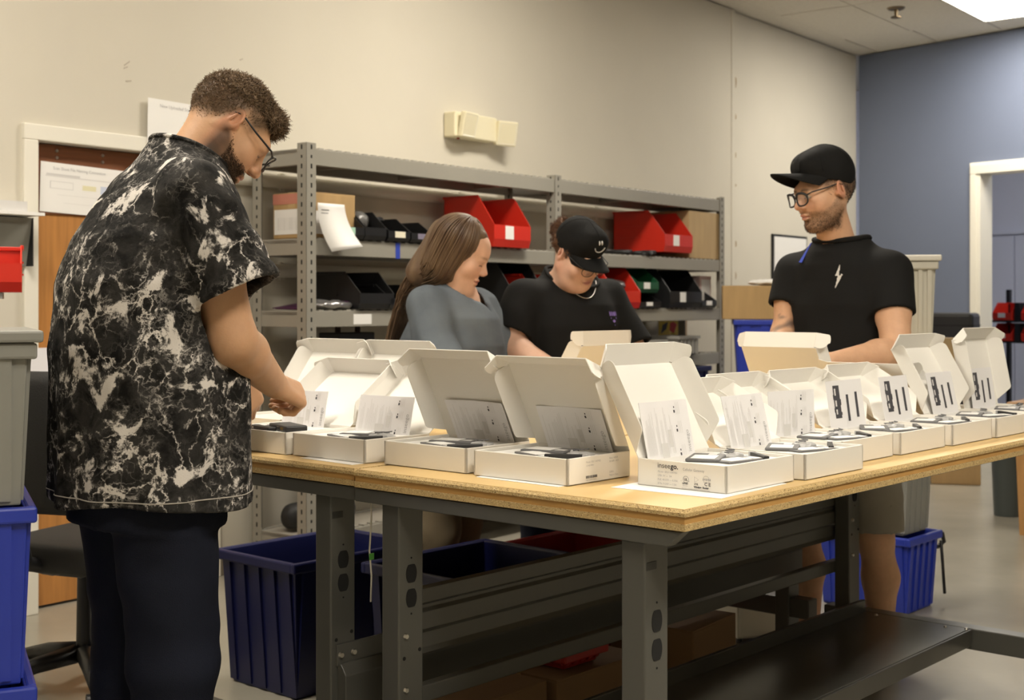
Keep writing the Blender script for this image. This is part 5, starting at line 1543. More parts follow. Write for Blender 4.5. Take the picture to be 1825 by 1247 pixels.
def glasses(pe, m, y=0.112, w2=0.026, hgt=0.019, r=0.0021, thick=1.0, zc=0.001, temple_z=0.012):
    b = head_mb(pe)
    for s in (-1, 1):
        pts = []
        for i in range(20):
            a = 2*math.pi*i/20
            ca, sa = math.cos(a), math.sin(a)
            x = 0.0325+w2*math.copysign(abs(ca)**0.75, ca); z = zc+hgt*math.copysign(abs(sa)**0.75, sa)*(1.0 if sa > 0 else 1.05)
            pts.append((s*x, y-0.012*((x-0.03)/0.03)**2*(1 if x > 0.03 else 0.3), z))
        b.tube(pts, [r*thick*(1.5 if math.sin(2*math.pi*i/20) > 0.2 else 1.0) for i in range(20)], 6, closed=True)
        xo = 0.0325+w2
        b.tube([(s*(xo-0.001), y-0.010, zc+0.011), (s*0.074, y-0.022, temple_z+0.003), (s*0.0795, 0.04, temple_z+0.006), (s*0.0815, -0.005, temple_z+0.012), (s*0.080, -0.022, temple_z+0.004)], [r*1.5, r*1.4, r*1.3, r*1.2, r], 6)
    b.tube([(-0.0085, y-0.002, zc+0.006), (0, y+0.002, zc+0.009), (0.0085, y-0.002, zc+0.006)], r*1.2, 6)
    g = b.build('glasses', m, pe.e, smooth=True)
    l = head_mb(pe)
    for s in (-1, 1):
        pts = []
        for i in range(18):
            a = 2*math.pi*i/18; pts.append((s*(0.0325+w2*0.95*math.cos(a)), y-0.003, zc+hgt*0.95*math.sin(a)))
        l.add(pts, [tuple(range(18))])
    l.build('lenses', mat('glass_lens', (0.9, 0.9, 0.9), 0.05, alpha=0.10), g)
    return g

M_SKIN = vcol_mat('skin')
def cloth(name, col, bump=0.35, bscale=350, rough=0.85, var=0.06, vscale=9):
    return mat(name, col, rough, var=var, vscale=vscale, bump=bump, bscale=bscale, spec=0.2)

def cap_hat(pe, m, label_parts, tilt=0.0, zb=0.022, brim_len=0.075, brim_droop=0.020, back=0.0, up=0.0):
    """baseball cap in head space: dome shell, curved brim, button, seams"""
    dome = Sdf(); dome.ell((0, -0.016, 0.040+up), (0.0865, 0.103, 0.100), k=0.01)
    dome.cap((-0.028, 0.044, 0.078+up), (0.028, 0.044, 0.078+up), 0.042, k=0.03)
    def low(p): return (zb+tilt*p[:, 1]+0.10*np.maximum(0, -p[:, 1]-0.02)*-1-0.007)-p[:, 2]
    def f(p):
        d = dome(p); return np.maximum(np.maximum(d, -(d+0.006)), low(p))
    Rm, c, sc = pe.headT
    g = lambda p: f(((p-c)@Rm)/sc)*sc
    r = 0.165*sc
    hat = sdf_obj('cap', g, tuple(c-r), tuple(c+r), 0.0034, m, pe.e)
    b = head_mb(pe); vs = []; fs = []; n, k_ = 20, 7
    for layer in (0, 1):
        for i in range(n+1):
            a = R(-72+144*i/n)
            for j in range(k_+1):
                t = j/k_
                x = 0.084*math.sin(a); y0 = -0.016+0.100*math.cos(a)
                ln = brim_len*math.cos(a*1.02)**0.6 if abs(a) < R(86) else 0
                y = y0-0.004+t*ln
                x2 = x*(1-0.10*t)
                zz = zb+tilt*y0+0.004-brim_droop*(x2/0.07)**2*t-0.012*t+(-0.0035 if layer else 0)+tilt*0.9*t*ln
                vs.append((x2, y, zz+up*0.3))
    S = (n+1)*(k_+1)
    for i in range(n):
        for j in range(k_):
            a = i*(k_+1)+j
            fs.append((a, a+k_+1, a+k_+2, a+1)); fs.append((S+a, S+a+1, S+a+k_+2, S+a+k_+1))
    for i in range(n):
        a = i*(k_+1)+k_; fs.append((a, a+k_+1, S+a+k_+1, S+a))
    for j in range(k_):
        fs.append((j, j+1, S+j+1, S+j)); a = n*(k_+1)+j; fs.append((a, S+a, S+a+1, a+1))
    br = b.add(vs, fs).build('brim', m, hat, smooth=True)
    bt = head_mb(pe); bt.cyl((0, -0.018, 0.134+up), (0, -0.018, 0.140+up), 0.008, 0.006, 12); bt.build('button', m, hat, auto=True)
    sm = head_mb(pe)
    for ang in (0, 60, 120):
        pts = []
        for i in range(25):
            t = R(8+164*i/24)
            # walk over the dome
            dx, dy = math.sin(R(ang)), math.cos(R(ang))
            px_, pz_ = math.cos(t), math.sin(t)
            q = np.array([[0.0870*px_*dx, -0.016+0.1075*px_*dy, 0.040+up+0.0965*pz_]], np.float32)
            q[0, 2] = max(q[0, 2], zb+tilt*q[0, 1]+0.004)
            for _ in range(4):
                dd = dome(q)[0]; nrm = q[0]-A((0, -0.016, 0.04+up)); nrm /= np.linalg.norm(nrm)+1e-9
                q = q-(dd-0.0003)*nrm
            pts.append(tuple(float(v) for v in q[0]))
        sm.tube(pts, 0.0009, 5)
    sm.build('seams', m, hat, smooth=True)
    return hat, dome

def on_dome(pe, dome, x, z, off=0.0006):
    """point of the cap front at head x, z"""
    y0, y1 = 0.0, 0.16
    for _ in range(30):
        ym = (y0+y1)/2
        if dome(np.array([[x, ym, z]], np.float32))[0] < 0: y0 = ym
        else: y1 = ym
    return (x, y0+off, z)

def inside(poly, x, z):
    c = False; n = len(poly)
    for i in range(n):
        x1, z1 = poly[i]; x2, z2 = poly[(i+1) % n]
        if (z1 > z) != (z2 > z) and x < (x2-x1)*(z-z1)/(z2-z1)+x1: c = not c
    return c
def on_cloth(f, x, z, y0=0.0, y1=0.4, off=0.0012):
    for _ in range(24):
        ym = (y0+y1)/2
        if f(np.array([[x, ym, z]], np.float32))[0] < 0: y0 = ym
        else: y1 = ym
    return (x, y0+off, z)
def decal(pe, f, polys, name, m, step=0.003, off=0.0016):
    """flat print laid on cloth: small quads following the surface"""
    b = MB(); cache = {}
    def pt(i, k):
        if (i, k) not in cache: cache[(i, k)] = on_cloth(f, i*step, k*step, off=off)
        return cache[(i, k)]
    cells = set()
    for poly in polys:
        xs = [q[0] for q in poly]; zs = [q[1] for q in poly]
        for i in range(int(min(xs)/step)-1, int(max(xs)/step)+2):
            for k in range(int(min(zs)/step)-1, int(max(zs)/step)+2):
                if inside(poly, (i+0.5)*step, (k+0.5)*step): cells.add((i, k))
    for i, k in sorted(cells):
        b.add([pt(i, k), pt(i+1, k), pt(i+1, k+1), pt(i, k+1)], [(0, 1, 2, 3)])
    return b.build(name, m, pe.e)

def grad(f, p, e=0.0015):
    g = np.stack([f(p+A(d))-f(p-A(d)) for d in ((e, 0, 0), (0, e, 0), (0, 0, e))], 1)
    return g/(np.linalg.norm(g, axis=1)[:, None]+1e-9)
def strands(pe, f, V, n, length, keep, m, name, radius=0.0008, curl=0.6, comb=(0, 0, 0), seed=1, segs=3):
    """short hairs rooted on a surface; keep(q) gives the chance, length(q) the hair length, q in head space"""
    Rm, c, sc = pe.headT
    g = np.random.default_rng(seed)
    V = V[np.linalg.norm(V-c, axis=1) < 0.2*sc]
    q = ((V-c)@Rm)/sc
    pr = np.clip(keep(q), 0, 1)
    idx = g.choice(len(V), n, p=pr/pr.sum())
    root = V[idx]+g.normal(0, 0.0012, (n, 3)).astype(np.float32)
    nr = grad(f, root); L = (length(((root-c)@Rm)/sc)*g.uniform(0.6, 1.25, n)).astype(np.float32)
    cb = Rm@A(comb)
    pts = [root-nr*0.002]; d = nr+cb+g.normal(0, curl*0.5, (n, 3))
    for k in range(segs):
        d = d/np.linalg.norm(d, axis=1)[:, None]
        pts.append(pts[-1]+d*(L/segs)[:, None])
        d = d+g.normal(0, curl, (n, 3))+cb*0.5
    pts = np.stack(pts, 1)                       # n, segs+1, 3
    t = pts[:, -1]-pts[:, 0]; a = np.cross(t, g.normal(0, 1, (n, 3))); a /= np.linalg.norm(a, axis=1)[:, None]+1e-9
    b = np.cross(t/(np.linalg.norm(t, axis=1)[:, None]+1e-9), a)
    rr = np.linspace(1.0, 0.35, segs+1)*radius
    ring = []
    for j in range(3):
        an = 2*math.pi*j/3
        ring.append(pts+(a*math.cos(an)+b*math.sin(an))[:, None, :]*rr[None, :, None])
    Vv = np.stack(ring, 2).reshape(-1, 3)        # n, segs+1, 3 ring
    K = (segs+1)*3
    F = []
    for k in range(segs):
        for j in range(3):
            l = (j+1) % 3
            F.append([k*3+j, k*3+l, (k+1)*3+l, (k+1)*3+j])
    F = np.array(F)[None]+(np.arange(n)*K)[:, None, None]
    o = np_mesh(name, Vv, F.reshape(-1, 4), m, pe.e)
    o['kind'] = 'stuff'
    return o
def neckband_on(pe, f, c, rad, r, m, z0=1.2, z1=1.7, ry_=None):
    """rib-knit collar lying on the shirt round the neck"""
    pts = []
    for i in range(44):
        a = 2*math.pi*i/44; x = c[0]+rad*math.sin(a); y = c[1]+(ry_ or rad)*math.cos(a)
        lo_, hi_ = z0, z1
        for _ in range(24):
            mid = (lo_+hi_)/2
            if f(np.array([[x, y, mid]], np.float32))[0] < 0: lo_ = mid
            else: hi_ = mid
        pts.append((x, y, lo_))
    zs = [p[2] for p in pts]
    pts = [(p[0], p[1], (zs[i-2]+zs[i-1]+zs[i]+zs[(i+1) % 44]+zs[(i+2) % 44])/5) for i, p in enumerate(pts)]
    return MB().tube(pts, r, 8, closed=True).build('collar', m, pe.e, smooth=True)
def neckband(pe, c, rx_, ry_, tilt, r, m):
    """rib-knit collar: a tilted ring round the neck"""
    pts = []
    for i in range(40):
        a = 2*math.pi*i/40
        pts.append((c[0]+rx_*math.sin(a), c[1]+ry_*math.cos(a), c[2]-tilt*ry_*math.cos(a)+0.010*math.sin(a)**2*-1))
    return MB().tube(pts, r, 8, closed=True).build('collar', m, pe.e, smooth=True)

# ---------------------------------------------------------------- person 1: tie-dye shirt, at the left
def tiedye():
    m = bpy.data.materials.new('tie_dye_cotton'); m.use_nodes = True
    nt = m.node_tree; b = nt.nodes['Principled BSDF']; N = nt.nodes.new; Lk = nt.links.new
    tc = N('ShaderNodeTexCoord')
    nz = N('ShaderNodeTexNoise'); nz.inputs['Scale'].default_value = 9; nz.inputs['Detail'].default_value = 6; nz.inputs['Roughness'].default_value = 0.62
    Lk(tc.outputs['Object'], nz.inputs['Vector'])
    ma = N('ShaderNodeMix'); ma.data_type = 'RGBA'; ma.blend_type = 'LINEAR_LIGHT'; ma.inputs['Factor'].default_value = 0.10
    Lk(tc.outputs['Object'], ma.inputs['A']); Lk(nz.outputs['Color'], ma.inputs['B'])
    def crack(scale, lo, hi):
        v = N('ShaderNodeTexVoronoi'); v.feature = 'DISTANCE_TO_EDGE'; v.inputs['Scale'].default_value = scale
        Lk(ma.outputs['Result'], v.inputs['Vector'])
        r = N('ShaderNodeMapRange'); r.inputs['From Min'].default_value = lo; r.inputs['From Max'].default_value = hi
        r.inputs['To Min'].default_value = 1; r.inputs['To Max'].default_value = 0
        Lk(v.outputs['Distance'], r.inputs['Value']); return r.outputs['Result']
    c1 = crack(10, 0.0, 0.055); c2 = crack(28, 0.0, 0.13)
    def noise_mask(scale, lo, hi, detail=3, off=0.0):
        mp = N('ShaderNodeMapping'); mp.inputs['Location'].default_value = (off, off*1.7, off*0.6)
        Lk(tc.outputs['Object'], mp.inputs['Vector'])
        n = N('ShaderNodeTexNoise'); n.inputs['Scale'].default_value = scale; n.inputs['Detail'].default_value = detail
        n.inputs['Distortion'].default_value = 0.5; n.inputs['Roughness'].default_value = 0.62
        Lk(mp.outputs['Vector'], n.inputs['Vector'])
        r = N('ShaderNodeMapRange'); r.inputs['From Min'].default_value = lo; r.inputs['From Max'].default_value = hi
        Lk(n.outputs['Fac'], r.inputs['Value']); return r.outputs['Result']
    def math_(op, a, c):
        n = N('ShaderNodeMath'); n.operation = op; n.use_clamp = True
        for i, v in enumerate((a, c)):
            if isinstance(v, (int, float)): n.inputs[i].default_value = v
            else: Lk(v, n.inputs[i])
        return n.outputs[0]
    web = math_('MULTIPLY', c1, noise_mask(6, 0.36, 0.58, 3))
    web = math_('MULTIPLY', web, noise_mask(75, 0.28, 0.56, 4, 3.0))
    web2 = math_('MULTIPLY', c2, noise_mask(7, 0.44, 0.70, 3, 4.0))
    web2 = math_('MULTIPLY', web2, 0.75)
    blot = noise_mask(12, 0.565, 0.635, 8, 9.0)
    haze = math_('MULTIPLY', noise_mask(16, 0.40, 0.78, 6, 2.0), 0.44)
    tot = math_('ADD', math_('ADD', web, web2), math_('ADD', blot, haze))
    r = N('ShaderNodeValToRGB'); e = r.color_ramp.elements
    e[0].position = 0.0; e[0].color = (0.008, 0.0075, 0.007, 1); e[1].position = 1.0; e[1].color = (0.66, 0.62, 0.58, 1)
    x = e.new(0.35); x.color = (0.050, 0.047, 0.044, 1)
    x = e.new(0.65); x.color = (0.24, 0.225, 0.21, 1)
    Lk(tot, r.inputs['Fac']); Lk(r.outputs['Color'], b.inputs['Base Color'])
    b.inputs['Roughness'].default_value = 0.9; b.inputs['Specular IOR Level'].default_value = 0.15
    n2 = N('ShaderNodeTexNoise'); n2.inputs['Scale'].default_value = 300
    Lk(tc.outputs['Object'], n2.inputs['Vector'])
    bp = N('ShaderNodeBump'); bp.inputs['Strength'].default_value = 0.25; bp.inputs['Distance'].default_value = 0.003
    Lk(n2.outputs['Fac'], bp.inputs['Height']); Lk(bp.outputs['Normal'], b.inputs['Normal'])
    return m

def shoes(pe, pts, m, z=0.001):
    for (x, y, a) in pts:
        s = Sdf(); s.cap((0, -0.06, 0.045), (0, 0.15, 0.035), 0.042, 0.038, k=0.02).cap((0, -0.05, 0.06), (0, -0.04, 0.10), 0.04, 0.045, k=0.03)
        s.fn(lambda p: -p[:, 2], mode='i', k=0.003)
        o = sdf_obj('shoe', s, (-0.07, -0.13, -0.012), (0.07, 0.22, 0.17), 0.010, m, pe.e)
        o.location = (x, y, z); o.rotation_euler = (0, 0, R(a))

p1 = Person((-0.84, 3.05), 50, 'tall man in black and white tie-dye shirt packing a box, back to camera')
Rs = A(p1.LP(352, 350, 2.91)); Re = A(p1.LP(414, 606, 2.93)); Rw = A(p1.LP(488, 684, 3.17))
Ls = A((-0.205, 0.06, 1.545)); Le = A((-0.33, 0.12, 1.21)); Lw = A(p1.LP(432, 668, 3.36))
NB = A((0, 0.085, 1.60)); HC = A((0.0, 0.205, 1.722))
b1 = p1.body
b1.loft([(0.90, 0, 0, 0.17, 0.12), (1.1, 0, 0.0, 0.18, 0.13), (1.4, 0, 0.02, 0.19, 0.12), (1.55, 0, 0.06, 0.15, 0.09), (1.60, 0, 0.08, 0.07, 0.06)], k=0.03)
b1.cap(tuple(NB-A((0, 0.012, 0.03))), tuple(HC+A((0, -0.050, -0.020))), 0.074, 0.066, k=0.05)
b1.cap((0, 0.05, 1.60), (0.17, 0.05, 1.555), 0.05, 0.05, k=0.05); b1.cap((0, 0.05, 1.60), (-0.17, 0.05, 1.555), 0.05, 0.05, k=0.05)
head(p1, HC, 18, 45, -4, 1.06, beard=(0.085, 0.05, 0.03), beard_amt=0.95, ear_red=0.30, scalp=(0.12, 0.078, 0.047), jaw=1.03)
arm(p1, Rs, Re, Rw, 0.062, 0.054, 0.033); arm(p1, Ls, Le, Lw, 0.060, 0.050, 0.031)
kn = A(p1.LP(527, 702, 3.235)); dors = A(p1.L(P(560, 640, 3.16)))-A(p1.L(P(505, 690, 3.20)))
hand(p1, Rw+(kn-Rw)*0.10, kn-Rw, dors, 1, ((62, 62, 30), (70, 66, 35), (74, 70, 35), (78, 72, 35)), thumb=(0.55, 0.35), sc=1.04)
lf = A(p1.L(P(452, 742, 3.40)))-Lw
hand(p1, Lw, lf, A(p1.L(P(470, 690, 3.30)))-A(p1.L(P(430, 700, 3.38))), -1, ((18, 30, 15), (26, 36, 20), (36, 40, 25), (45, 45, 25)), thumb=(0.3, 0.2), sc=1.04, spread=2.2)
for s in (-1, 1):
    b1.cap((s*0.10, 0.0, 0.92), (s*0.105, 0.02, 0.50), 0.08, 0.055, k=0.03); b1.cap((s*0.105, 0.02, 0.50), (s*0.11, -0.01, 0.10), 0.052, 0.036, k=0.02)
p1.finish((-0.62, -0.28, 0.02), (0.50, 0.62, 1.98), 0.0075, (0.60, 0.345, 0.195), M_SKIN)

# shirt
Sd = A(p1.LP(424, 520, 2.90)); Sdn = (Sd-Rs)/np.linalg.norm(Sd-Rs)
Sl = Ls+(Le-Ls)*0.60
TORSO1 = [(0.82, 0.0, 0.012, 0.262, 0.212), (0.86, 0.0, 0.010, 0.260, 0.211), (1.0, 0, 0.006, 0.258, 0.207), (1.2, 0, 0.0, 0.256, 0.206), (1.35, 0, 0.006, 0.248, 0.197), (1.45, 0, 0.022, 0.234, 0.180), (1.54, 0, 0.045, 0.200, 0.142), (1.60, 0, 0.066, 0.150, 0.112), (1.645, 0, 0.080, 0.098, 0.092), (1.70, 0, 0.095, 0.082, 0.080)]
# arm pit separation and folds
def folds1(p):
    ang = np.arctan2(p[:, 0], p[:, 1])
    low = np.clip((1.35-p[:, 2])/0.45, 0, 1)
    f = 0.007*np.sin(ang*9+2.2*p[:, 2]+1.5*np.sin(p[:, 2]*6))*low
    f += 0.006*noise3(p*A((1, 1, 0.35)), 13)+0.004*noise3(p*A((1.0, 1.0, 0.5)), 30)
    d = (p-Rs)@Sdn
    f += 0.005*np.sin(d*62+3*p[:, 0]*10)*np.exp(-((p-Rs-Sdn*0.16)**2).sum(1)/0.03)
    return f
def cut1(p):
    hem = 0.853+0.010*np.sin(np.arctan2(p[:, 0], p[:, 1])*3+1)-p[:, 2]
    return np.maximum(hem, plane_cut(p, (0, 0.085, 1.660), (0, 0.42, 0.907)))
f1, so = shirt(TORSO1, [((0.06, 0.07, 1.585), tuple(Rs+A((-0.03, 0, 0.012))), 0.060, 0.072), ((-0.06, 0.07, 1.585), tuple(Ls+A((0.03, 0, 0.012))), 0.060, 0.070)],
               [(Rs, Sd, 0.078, 0.112), (Ls, Sl, 0.076, 0.100)], folds1, 0.014, cut1, 2.2)
M_TD = tiedye()
collar_ring(p1, so, (0, 0.085, 1.660), (0, 0.42, 0.907), M_TD, 0.007)
sdf_obj('tie_dye_shirt', f1, (-0.50, -0.32, 0.82), (0.50, 0.42, 1.74), 0.0052, M_TD, p1.e)
# stitched hem line
hm = MB(); pts = []
for i in range(72):
    a = 2*math.pi*i/72
    d = np.array([math.sin(a), math.cos(a), 0], np.float32); lo_, hi_ = 0.05, 0.35
    for _ in range(22):
        mid = (lo_+hi_)/2
        if so((A((0, 0, 0.876))+d*mid)[None])[0] < 0: lo_ = mid
        else: hi_ = mid
    pts.append(tuple(A((0, 0, 0.876))+d*(lo_+0.0005)))
hm.tube(pts, 0.0016, 5, closed=True); hm.build('hem_stitch', mat('stitch_white', (0.40, 0.37, 0.33), 0.8), p1.e, smooth=True)

# jeans
M_JEAN = cloth('dark_denim', (0.0085, 0.0105, 0.020), 0.4, 420, var=0.25, vscale=5)
j = Sdf()
j.loft([(0.80, 0, -0.005, 0.205, 0.165), (1.02, 0, -0.01, 0.195, 0.150)], k=0.03)
for s in (-1, 1):
    j.cap((s*0.088, -0.005, 0.86), (s*0.100, 0.015, 0.50), 0.124, 0.098, k=0.02)
    j.cap((s*0.100, 0.015, 0.50), (s*0.108, -0.02, 0.07), 0.098, 0.082, k=0.03)
j.fn(lambda p: 0.006*noise3(p*A((1, 1, 1.6)), 12)+0.003*np.sin(p[:, 2]*46+8*p[:, 0]+5*p[:, 1])*np.exp(-((p[:, 2]-0.47)/0.12)**2), mode='d')
j.fn(lambda p: np.maximum(0.03-p[:, 2], p[:, 2]-1.0), mode='i', k=0.003)
sdf_obj('jeans', j, (-0.27, -0.26, 0.0), (0.27, 0.26, 1.05), 0.010, M_JEAN, p1.e)
shoes(p1, ((0.11, 0.0, -6), (-0.11, 0.0, 6)), M_BLACK)
# cropped curly hair on top, fading down the sides
hr = Sdf(); hr.ell((0, -0.018, 0.034), (0.0770, 0.0975, 0.0915), k=0.01); hr.cap((-0.028, 0.060, 0.080), (0.028, 0.060, 0.080), 0.020, k=0.04)
hr.fn(lambda p: -0.003*noise3(p, 60), mode='d')
hr.fn(lambda p: np.interp(p[:, 1], [-0.12, -0.05, 0.02, 0.06, 0.12], [0.035, 0.045, 0.055, 0.062, 0.072])-p[:, 2], mode='i', k=0.020)
Rm, c, sc = p1.headT
M_H1 = mat('hair_brown_curly', (0.085, 0.054, 0.031), 0.6, col2=(0.24, 0.16, 0.092), vscale=140, spec=0.3)
f_h = head_sdf(p1, hr)
sdf_obj('hair', f_h, tuple(c-0.18), tuple(c+0.18), 0.0036, M_H1, p1.e)
HV = LASTV
def line1(q): return np.interp(q[:, 1], [-0.12, -0.06, -0.03, -0.005, 0.012, 0.035, 0.06, 0.12], [-0.050, -0.045, -0.02, 0.034, 0.000, 0.010, 0.050, 0.070])
strands(p1, f_h, HV, 9000, lambda q: 0.013+0.010*np.clip((q[:, 1])/0.08, 0, 1), lambda q: (q[:, 2] > 0.035)*1.0, M_H1, 'hair_curls', 0.0011, 1.0, (0, 0.25, 0.0), 3)
strands(p1, p1.body, p1.V, 9000, lambda q: 0.003+0.009*np.clip((q[:, 2]-line1(q))/0.08, 0, 1), lambda q: np.clip((q[:, 2]-line1(q))/0.03, 0, 1)*(np.abs(q[:, 0]) < 0.079), M_H1, 'cropped_hair', 0.0008, 0.7, (0, -0.1, -0.4), 4)
def beardp(q):
    zb = np.interp(q[:, 1], [-0.03, 0.0, 0.03, 0.055, 0.085, 0.12], [0.0, -0.006, -0.036, -0.048, -0.046, -0.046])
    a = np.clip((zb-q[:, 2])/0.012, 0, 1)*np.clip((q[:, 1]+0.022)/0.015, 0, 1)*np.clip((q[:, 2]+0.130)/0.02, 0, 1)*(np.abs(q[:, 0]) < 0.075)
    lip = (np.abs(q[:, 0]) < 0.024) & (np.abs(q[:, 2]+0.0645) < 0.0115) & (q[:, 1] > 0.07)
    return a*(~lip)
M_B1 = mat('beard_brown', (0.040, 0.023, 0.013), 0.7, col2=(0.10, 0.058, 0.032), vscale=140, spec=0.25)
strands(p1, p1.body, p1.V, 8000, lambda q: 0.006+0.009*np.clip((-0.06-q[:, 2])/0.04, 0, 1), beardp, M_B1, 'beard', 0.0009, 0.6, (0, 0.2, -0.6), 5)
glasses(p1, M_BLACK, y=0.118, thick=1.0, r=0.0017)

# ---------------------------------------------------------------- person 2: black shirt and cap, at the right
p2 = Person((1.155, 4.63), 221.5, 'man in black cap and black lightning-bolt shirt with glasses behind the benches')
b2 = p2.body
HC = A(p2.LP(1470, 343, 4.55)); NB = A((0, 0.0, 1.50))
Rs = A((0.178, -0.01, 1.412)); Ls = A((-0.178, -0.01, 1.412))
Le = A(p2.LP(1598, 628, 4.40)); Lw = A(p2.LP(1478, 646, 4.22))
Re = A(p2.LP(1398, 596, 4.70)); Rw = A(p2.LP(1372, 668, 4.46))
b2.loft([(0.90, 0, 0, 0.14, 0.09), (1.2, 0, 0, 0.15, 0.095), (1.42, 0, -0.005, 0.15, 0.09), (1.50, 0, -0.01, 0.07, 0.06)], k=0.03)
b2.cap(tuple(NB-A((0, 0.01, 0.05))), tuple(HC+A((0, -0.02, -0.05))), 0.066, 0.058, k=0.05)
for s in (-1, 1): b2.cap((0, -0.01, 1.46), (s*0.13, -0.01, 1.425), 0.045, 0.042, k=0.04)
head(p2, HC, 30, 13, 0, 1.03, beard=(0.17, 0.10, 0.06), beard_amt=0.62, ear_red=0.38, scalp=(0.10, 0.06, 0.04), eyes_down=False)
P2B = 1
arm(p2, Ls, Le, Lw, 0.056, 0.052, 0.031); arm(p2, Rs, Re, Rw, 0.054, 0.048, 0.030)
hand(p2, Lw, Lw-Le, A(p2.L(P(1478, 600, 4.0)))-A(p2.L(P(1478, 640, 4.2))), -1, ((35, 45, 25),)*4, thumb=(0.4, 0.3))
hand(p2, Rw, A(p2.L(P(1346, 676, 4.36)))-Rw, (0.3, 0.2, 0.9), 1, ((20, 35, 20),)*4, thumb=(0.4, 0.3))
for s in (-1, 1):
    x = s*0.14
    b2.cap((s*0.10, 0.0, 0.90), (x, 0.02, 0.50), 0.075, 0.060, k=0.03)
    b2.cap((x, 0.02, 0.50), (x, -0.02, 0.36), 0.056, 0.060, k=0.03); b2.cap((x, -0.018, 0.36), (x, -0.02, 0.10), 0.060, 0.036, k=0.03)
    b2.ell((x, 0.045, 0.49), (0.036, 0.026, 0.042), k=0.03)
def tattoo(V, c):
    ax = Rw-Re; t = ((V-Re)@ax)/float(ax@ax); d = np.linalg.norm(V-Re-t[:, None]*ax, axis=1)
    m = np.clip(((t > -0.05) & (t < 0.85) & (d < 0.075)).astype(np.float32), 0, 1)*np.clip(noise3(V, 34)*2.2+0.35, 0, 1)
    return mixc(c, (0.06, 0.055, 0.06), m*0.75)
p2.painters.append(tattoo)
p2.finish((-0.52, -0.28, 0.045), (0.52, 0.56, 1.95), 0.0085, (0.70, 0.415, 0.26), M_SKIN)
M_BT = cloth('black_cotton', (0.0085, 0.0085, 0.0085), 0.3, 380)
TORSO2 = [(0.92, 0, 0.0, 0.185, 0.130), (1.10, 0, 0.0, 0.180, 0.128), (1.30, 0, 0, 0.190, 0.130), (1.38, 0, -0.005, 0.185, 0.122), (1.44, 0, 0.0, 0.150, 0.116), (1.485, 0, 0.002, 0.112, 0.106), (1.51, 0, 0.0, 0.096, 0.096), (1.56, 0, -0.010, 0.070, 0.070)]
def fold2(p): return 0.005*noise3(p*A((1, 1, 0.8)), 12)+0.003*np.sin((p[:, 2]*0.9+p[:, 0]*0.5)*60)*np.exp(-((p[:, 2]-1.08)/0.08)**2)
def cut2(p): return np.maximum(0.935-p[:, 2], np.maximum(neck_hole(p, (0, -0.005, 1.480), (0, 0.25, 0.968), 0.094), plane_cut(p, (0, 0, 1.535), (0, 0, 1))))
f2, so = shirt(TORSO2, [((s*0.055, -0.012, 1.470), tuple(S0+A((0, 0, 0.004))), 0.056, 0.066) for s, S0 in ((1, Rs), (-1, Ls))],
               [(S0, S0+(E0-S0)*0.54, 0.072, 0.080) for S0, E0 in ((Rs, Re), (Ls, Le))], fold2, 0.015, cut2)
neckband_on(p2, so, (0, -0.005, 0), 0.094, 0.010, M_BT, 1.38, 1.56)
sdf_obj('black_shirt', f2, (-0.45, -0.25, 0.90), (0.45, 0.30, 1.60), 0.0058, M_BT, p2.e)
# lightning bolt on the chest: projected from the front onto the shirt
bx, bz, sb = -0.050, 1.395, 0.92
def bolt(pts): return [(bx-x*sb, bz+z*sb) for x, z in pts]
decal(p2, so, [bolt([(0.006, 0.050), (-0.012, 0.004), (-0.002, 0.004), (-0.010, -0.046), (0.014, 0.004), (0.003, 0.006)]), bolt([(0.010, 0.012), (0.018, 0.010), (0.006, -0.006)])], 'lightning_print', mat('print_white', (0.62, 0.60, 0.57), 0.7), 0.0022)
_unused = ([bolt([(0.004, 0.045), (-0.006, 0.012), (-0.022, 0.002), (0.004, 0.004)]), bolt([(0.004, 0.045), (0.004, 0.004), (0.009, 0.012)]), bolt([(-0.022, 0.002), (-0.004, -0.006), (0.010, -0.004), (0.004, 0.004)]),
               bolt([(0.009, 0.012), (0.004, 0.004), (0.010, -0.004), (0.022, 0.006)]), bolt([(-0.004, -0.006), (-0.010, -0.045), (0.010, -0.004)])])
# grey shorts
sh_ = Sdf()
sh_.loft([(0.78, 0, 0, 0.19, 0.135), (1.02, 0, 0, 0.175, 0.12)], k=0.03)
for s in (-1, 1): sh_.cap((s*0.09, 0.0, 0.86), (s*0.135, 0.012, 0.52), 0.112, 0.098, k=0.02)
sh_.fn(lambda p: 0.006*noise3(p, 14), mode='d')
sdf_obj('grey_shorts', shell(sh_, 0.011, lambda p: np.maximum(0.525-p[:, 2], p[:, 2]-1.0)), (-0.28, -0.2, 0.48), (0.28, 0.2, 1.03), 0.0075, cloth('grey_canvas', (0.30, 0.28, 0.245), 0.4, 300), p2.e)
shoes(p2, ((0.14, -0.02, -8), (-0.14, -0.02, 8)), mat('shoe_grey', (0.10, 0.10, 0.10), 0.6), 0.041)
M_CAP = cloth('cap_black', (0.0075, 0.0075, 0.0075), 0.4, 420)
hat, dome = cap_hat(p2, M_CAP, None, tilt=0.34, zb=0.042, brim_len=0.104, brim_droop=0.026, up=0.020)
pb = head_mb(p2)
q = [[on_dome(p2, dome, x, z, 0.0022) for x in np.linspace(-0.024, 0.024, 7)] for z in np.linspace(0.088, 0.124, 6)]
for i in range(5):
    for k in range(6): pb.add([q[i][k], q[i][k+1], q[i+1][k+1], q[i+1][k]], [(0, 1, 2, 3)]); pb.build('front_patch', mat('patch_charcoal', (0.022, 0.022, 0.022), 0.6), hat)
